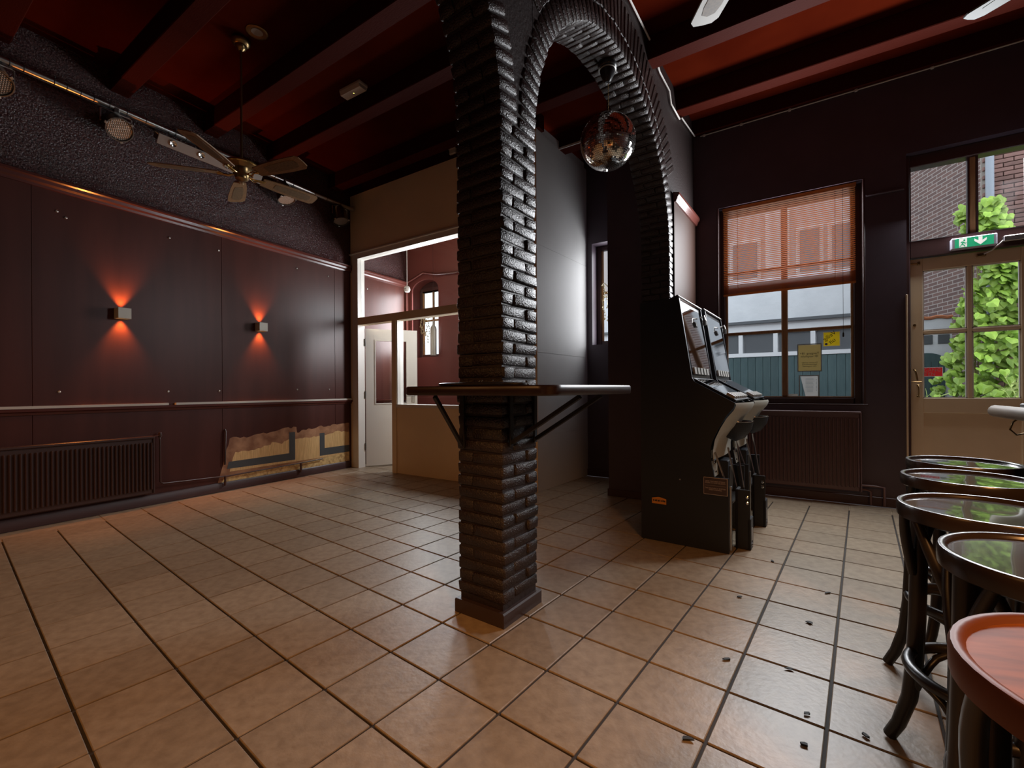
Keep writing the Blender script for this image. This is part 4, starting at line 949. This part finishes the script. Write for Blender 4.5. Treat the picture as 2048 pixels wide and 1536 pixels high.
# low white wall with arched gate
lwall = thing('yard_wall', 'low white yard wall with arched green gate and dark vents', 'wall', (1.66, 9.75, -.05))
B(-.35, .52, 0, .12, 0, 2.30).build('wall', 'extwhite', lwall)
MB().tube([(-.35+.87*i/14, -.0, 2.31+.012*math.sin(i*1.7)) for i in range(15)], .028, 6).build('coping', 'coper', lwall, 60)
for (x0, x1) in ((-.12, .10), (.16, .30)): CB(x0, x1, -.01, .02, 1.88, 2.03, c=.004).build('vent', 'extglass', lwall)
gp = [(-.20, .05), (.24, .05), (.24, 1.62)]+[(.02+.22*math.cos(a), 1.62+.12*math.sin(a)) for a in [PI*i/10 for i in range(1, 10)]]+[(-.20, 1.62)]
MB().prism(gp, -.015, .02, 'y').build('gate', 'extgreen', lwall)
for i in range(5): B(-.19+i*.088, -.186+i*.088, -.018, -.015, .05, 1.6).build('gate_seam', 'ink', lwall)
# ivy
ivy = thing('climbing_ivy', 'dense bright green ivy climbing the brick house corner', 'ivy', (2.2, 9.08, 0))
def leafmesh(s):
    p = [(0, 0), (.35, .12), (.52, -.10), (.45, -.45), (.0, -1.0), (-.45, -.45), (-.52, -.10), (-.35, .12)]
    v = [(x*s, .10*s*abs(x), z*s) for (x, z) in p]+[(0, -.12*s, -.35*s)]
    me = MB().add(v, [(i, (i+1) % 8, 8) for i in range(8)]).mesh('leaf'); me.materials.append(M['leaf']); return me
lms = [leafmesh(s) for s in (.085, .11, .135)]
im = MB()
def ivyspot():
    z = random.uniform(.25, 3.75)
    wl_ = .30+.22*math.sin(z*1.7)+(.12 if 2.0 < z < 2.7 else 0); wr = .42 if z < 2.6 else .42-.33*(z-2.6)
    x = random.uniform(-wl_, max(.12, wr)); return x, z
for i in range(1500):
    x, z = ivyspot(); y = random.uniform(-.22, -.04)-.16*math.cos(min(1.5, abs(x-.05)*2.6))
    if x < 0: y += -x*.9
    rot = (random.uniform(.15, 1.0)*-1, random.uniform(-.7, .7), random.uniform(-.6, .6))
    if i < 300: ob('leaf', random.choice(lms), None, ivy, None, (x, y-.06, z), rot)
    else:
        k = len(im.v); s = random.uniform(.08, .13); p = [(0, 0), (.35, .12), (.52, -.10), (.45, -.45), (.0, -1.0), (-.45, -.45), (-.52, -.10), (-.35, .12)]
        im.add([(a*s, .1*s*abs(a), b*s) for (a, b) in p]+[(0, -.12*s, -.35*s)], [(q, (q+1) % 8, 8) for q in range(8)])
        im.xf(Matrix.Translation((x, y+.05, z)) @ Matrix.Rotation(rot[2], 4, 'Z') @ Matrix.Rotation(rot[1], 4, 'Y') @ Matrix.Rotation(rot[0], 4, 'X'), k)
stuff(im.build('leaf_mass', 'leaf', ivy))
for k in range(9):
    x = random.uniform(-.25, .3); MB().tube([(x+.05*math.sin(i*.8+k), -.03, .0+i*.36) for i in range(10)], .008, 5).build('stem', 'vine', ivy)
# weeds by the doorstep
for (x, y, hgt, lab) in ((1.62, 8.9, 1.25, 'tall pale weed before the green gate'), (2.45, 8.2, 1.35, 'feathery pale grass bush under the ivy')):
    wd = thing('weed', lab, 'plant', (x, y, -.05), 0, 'weeds outside the door'); n = 14 if hgt < 1.3 else 60
    lm = MB().add([(0, 0, 0), (.014, .004, .05), (0, .01, .16), (-.014, .004, .05)], [(0, 1, 2, 3)]).mesh('blade'); lm.materials.append(M['leafsmall'])
    for k in range(3 if n < 20 else 9):
        a = random.uniform(0, 6); L = hgt*random.uniform(.75, 1); tip = (.12*math.cos(a)*(1 if n < 20 else 2.6), .12*math.sin(a)*(1 if n < 20 else 2), L)
        pts = [(tip[0]*t*t, tip[1]*t*t, L*t) for t in [i/6 for i in range(7)]]; MB().tube(pts, [.006]*6+[.002], 5).build('stem', 'leafsmall', wd)
        for i in range(n if n < 20 else 26):
            t = random.uniform(.25, 1); ob('blade', lm, None, wd, None, (tip[0]*t*t, tip[1]*t*t, L*t), (random.uniform(-1.5, 1.5), random.uniform(-1.5, 1.5), random.uniform(0, 6)))
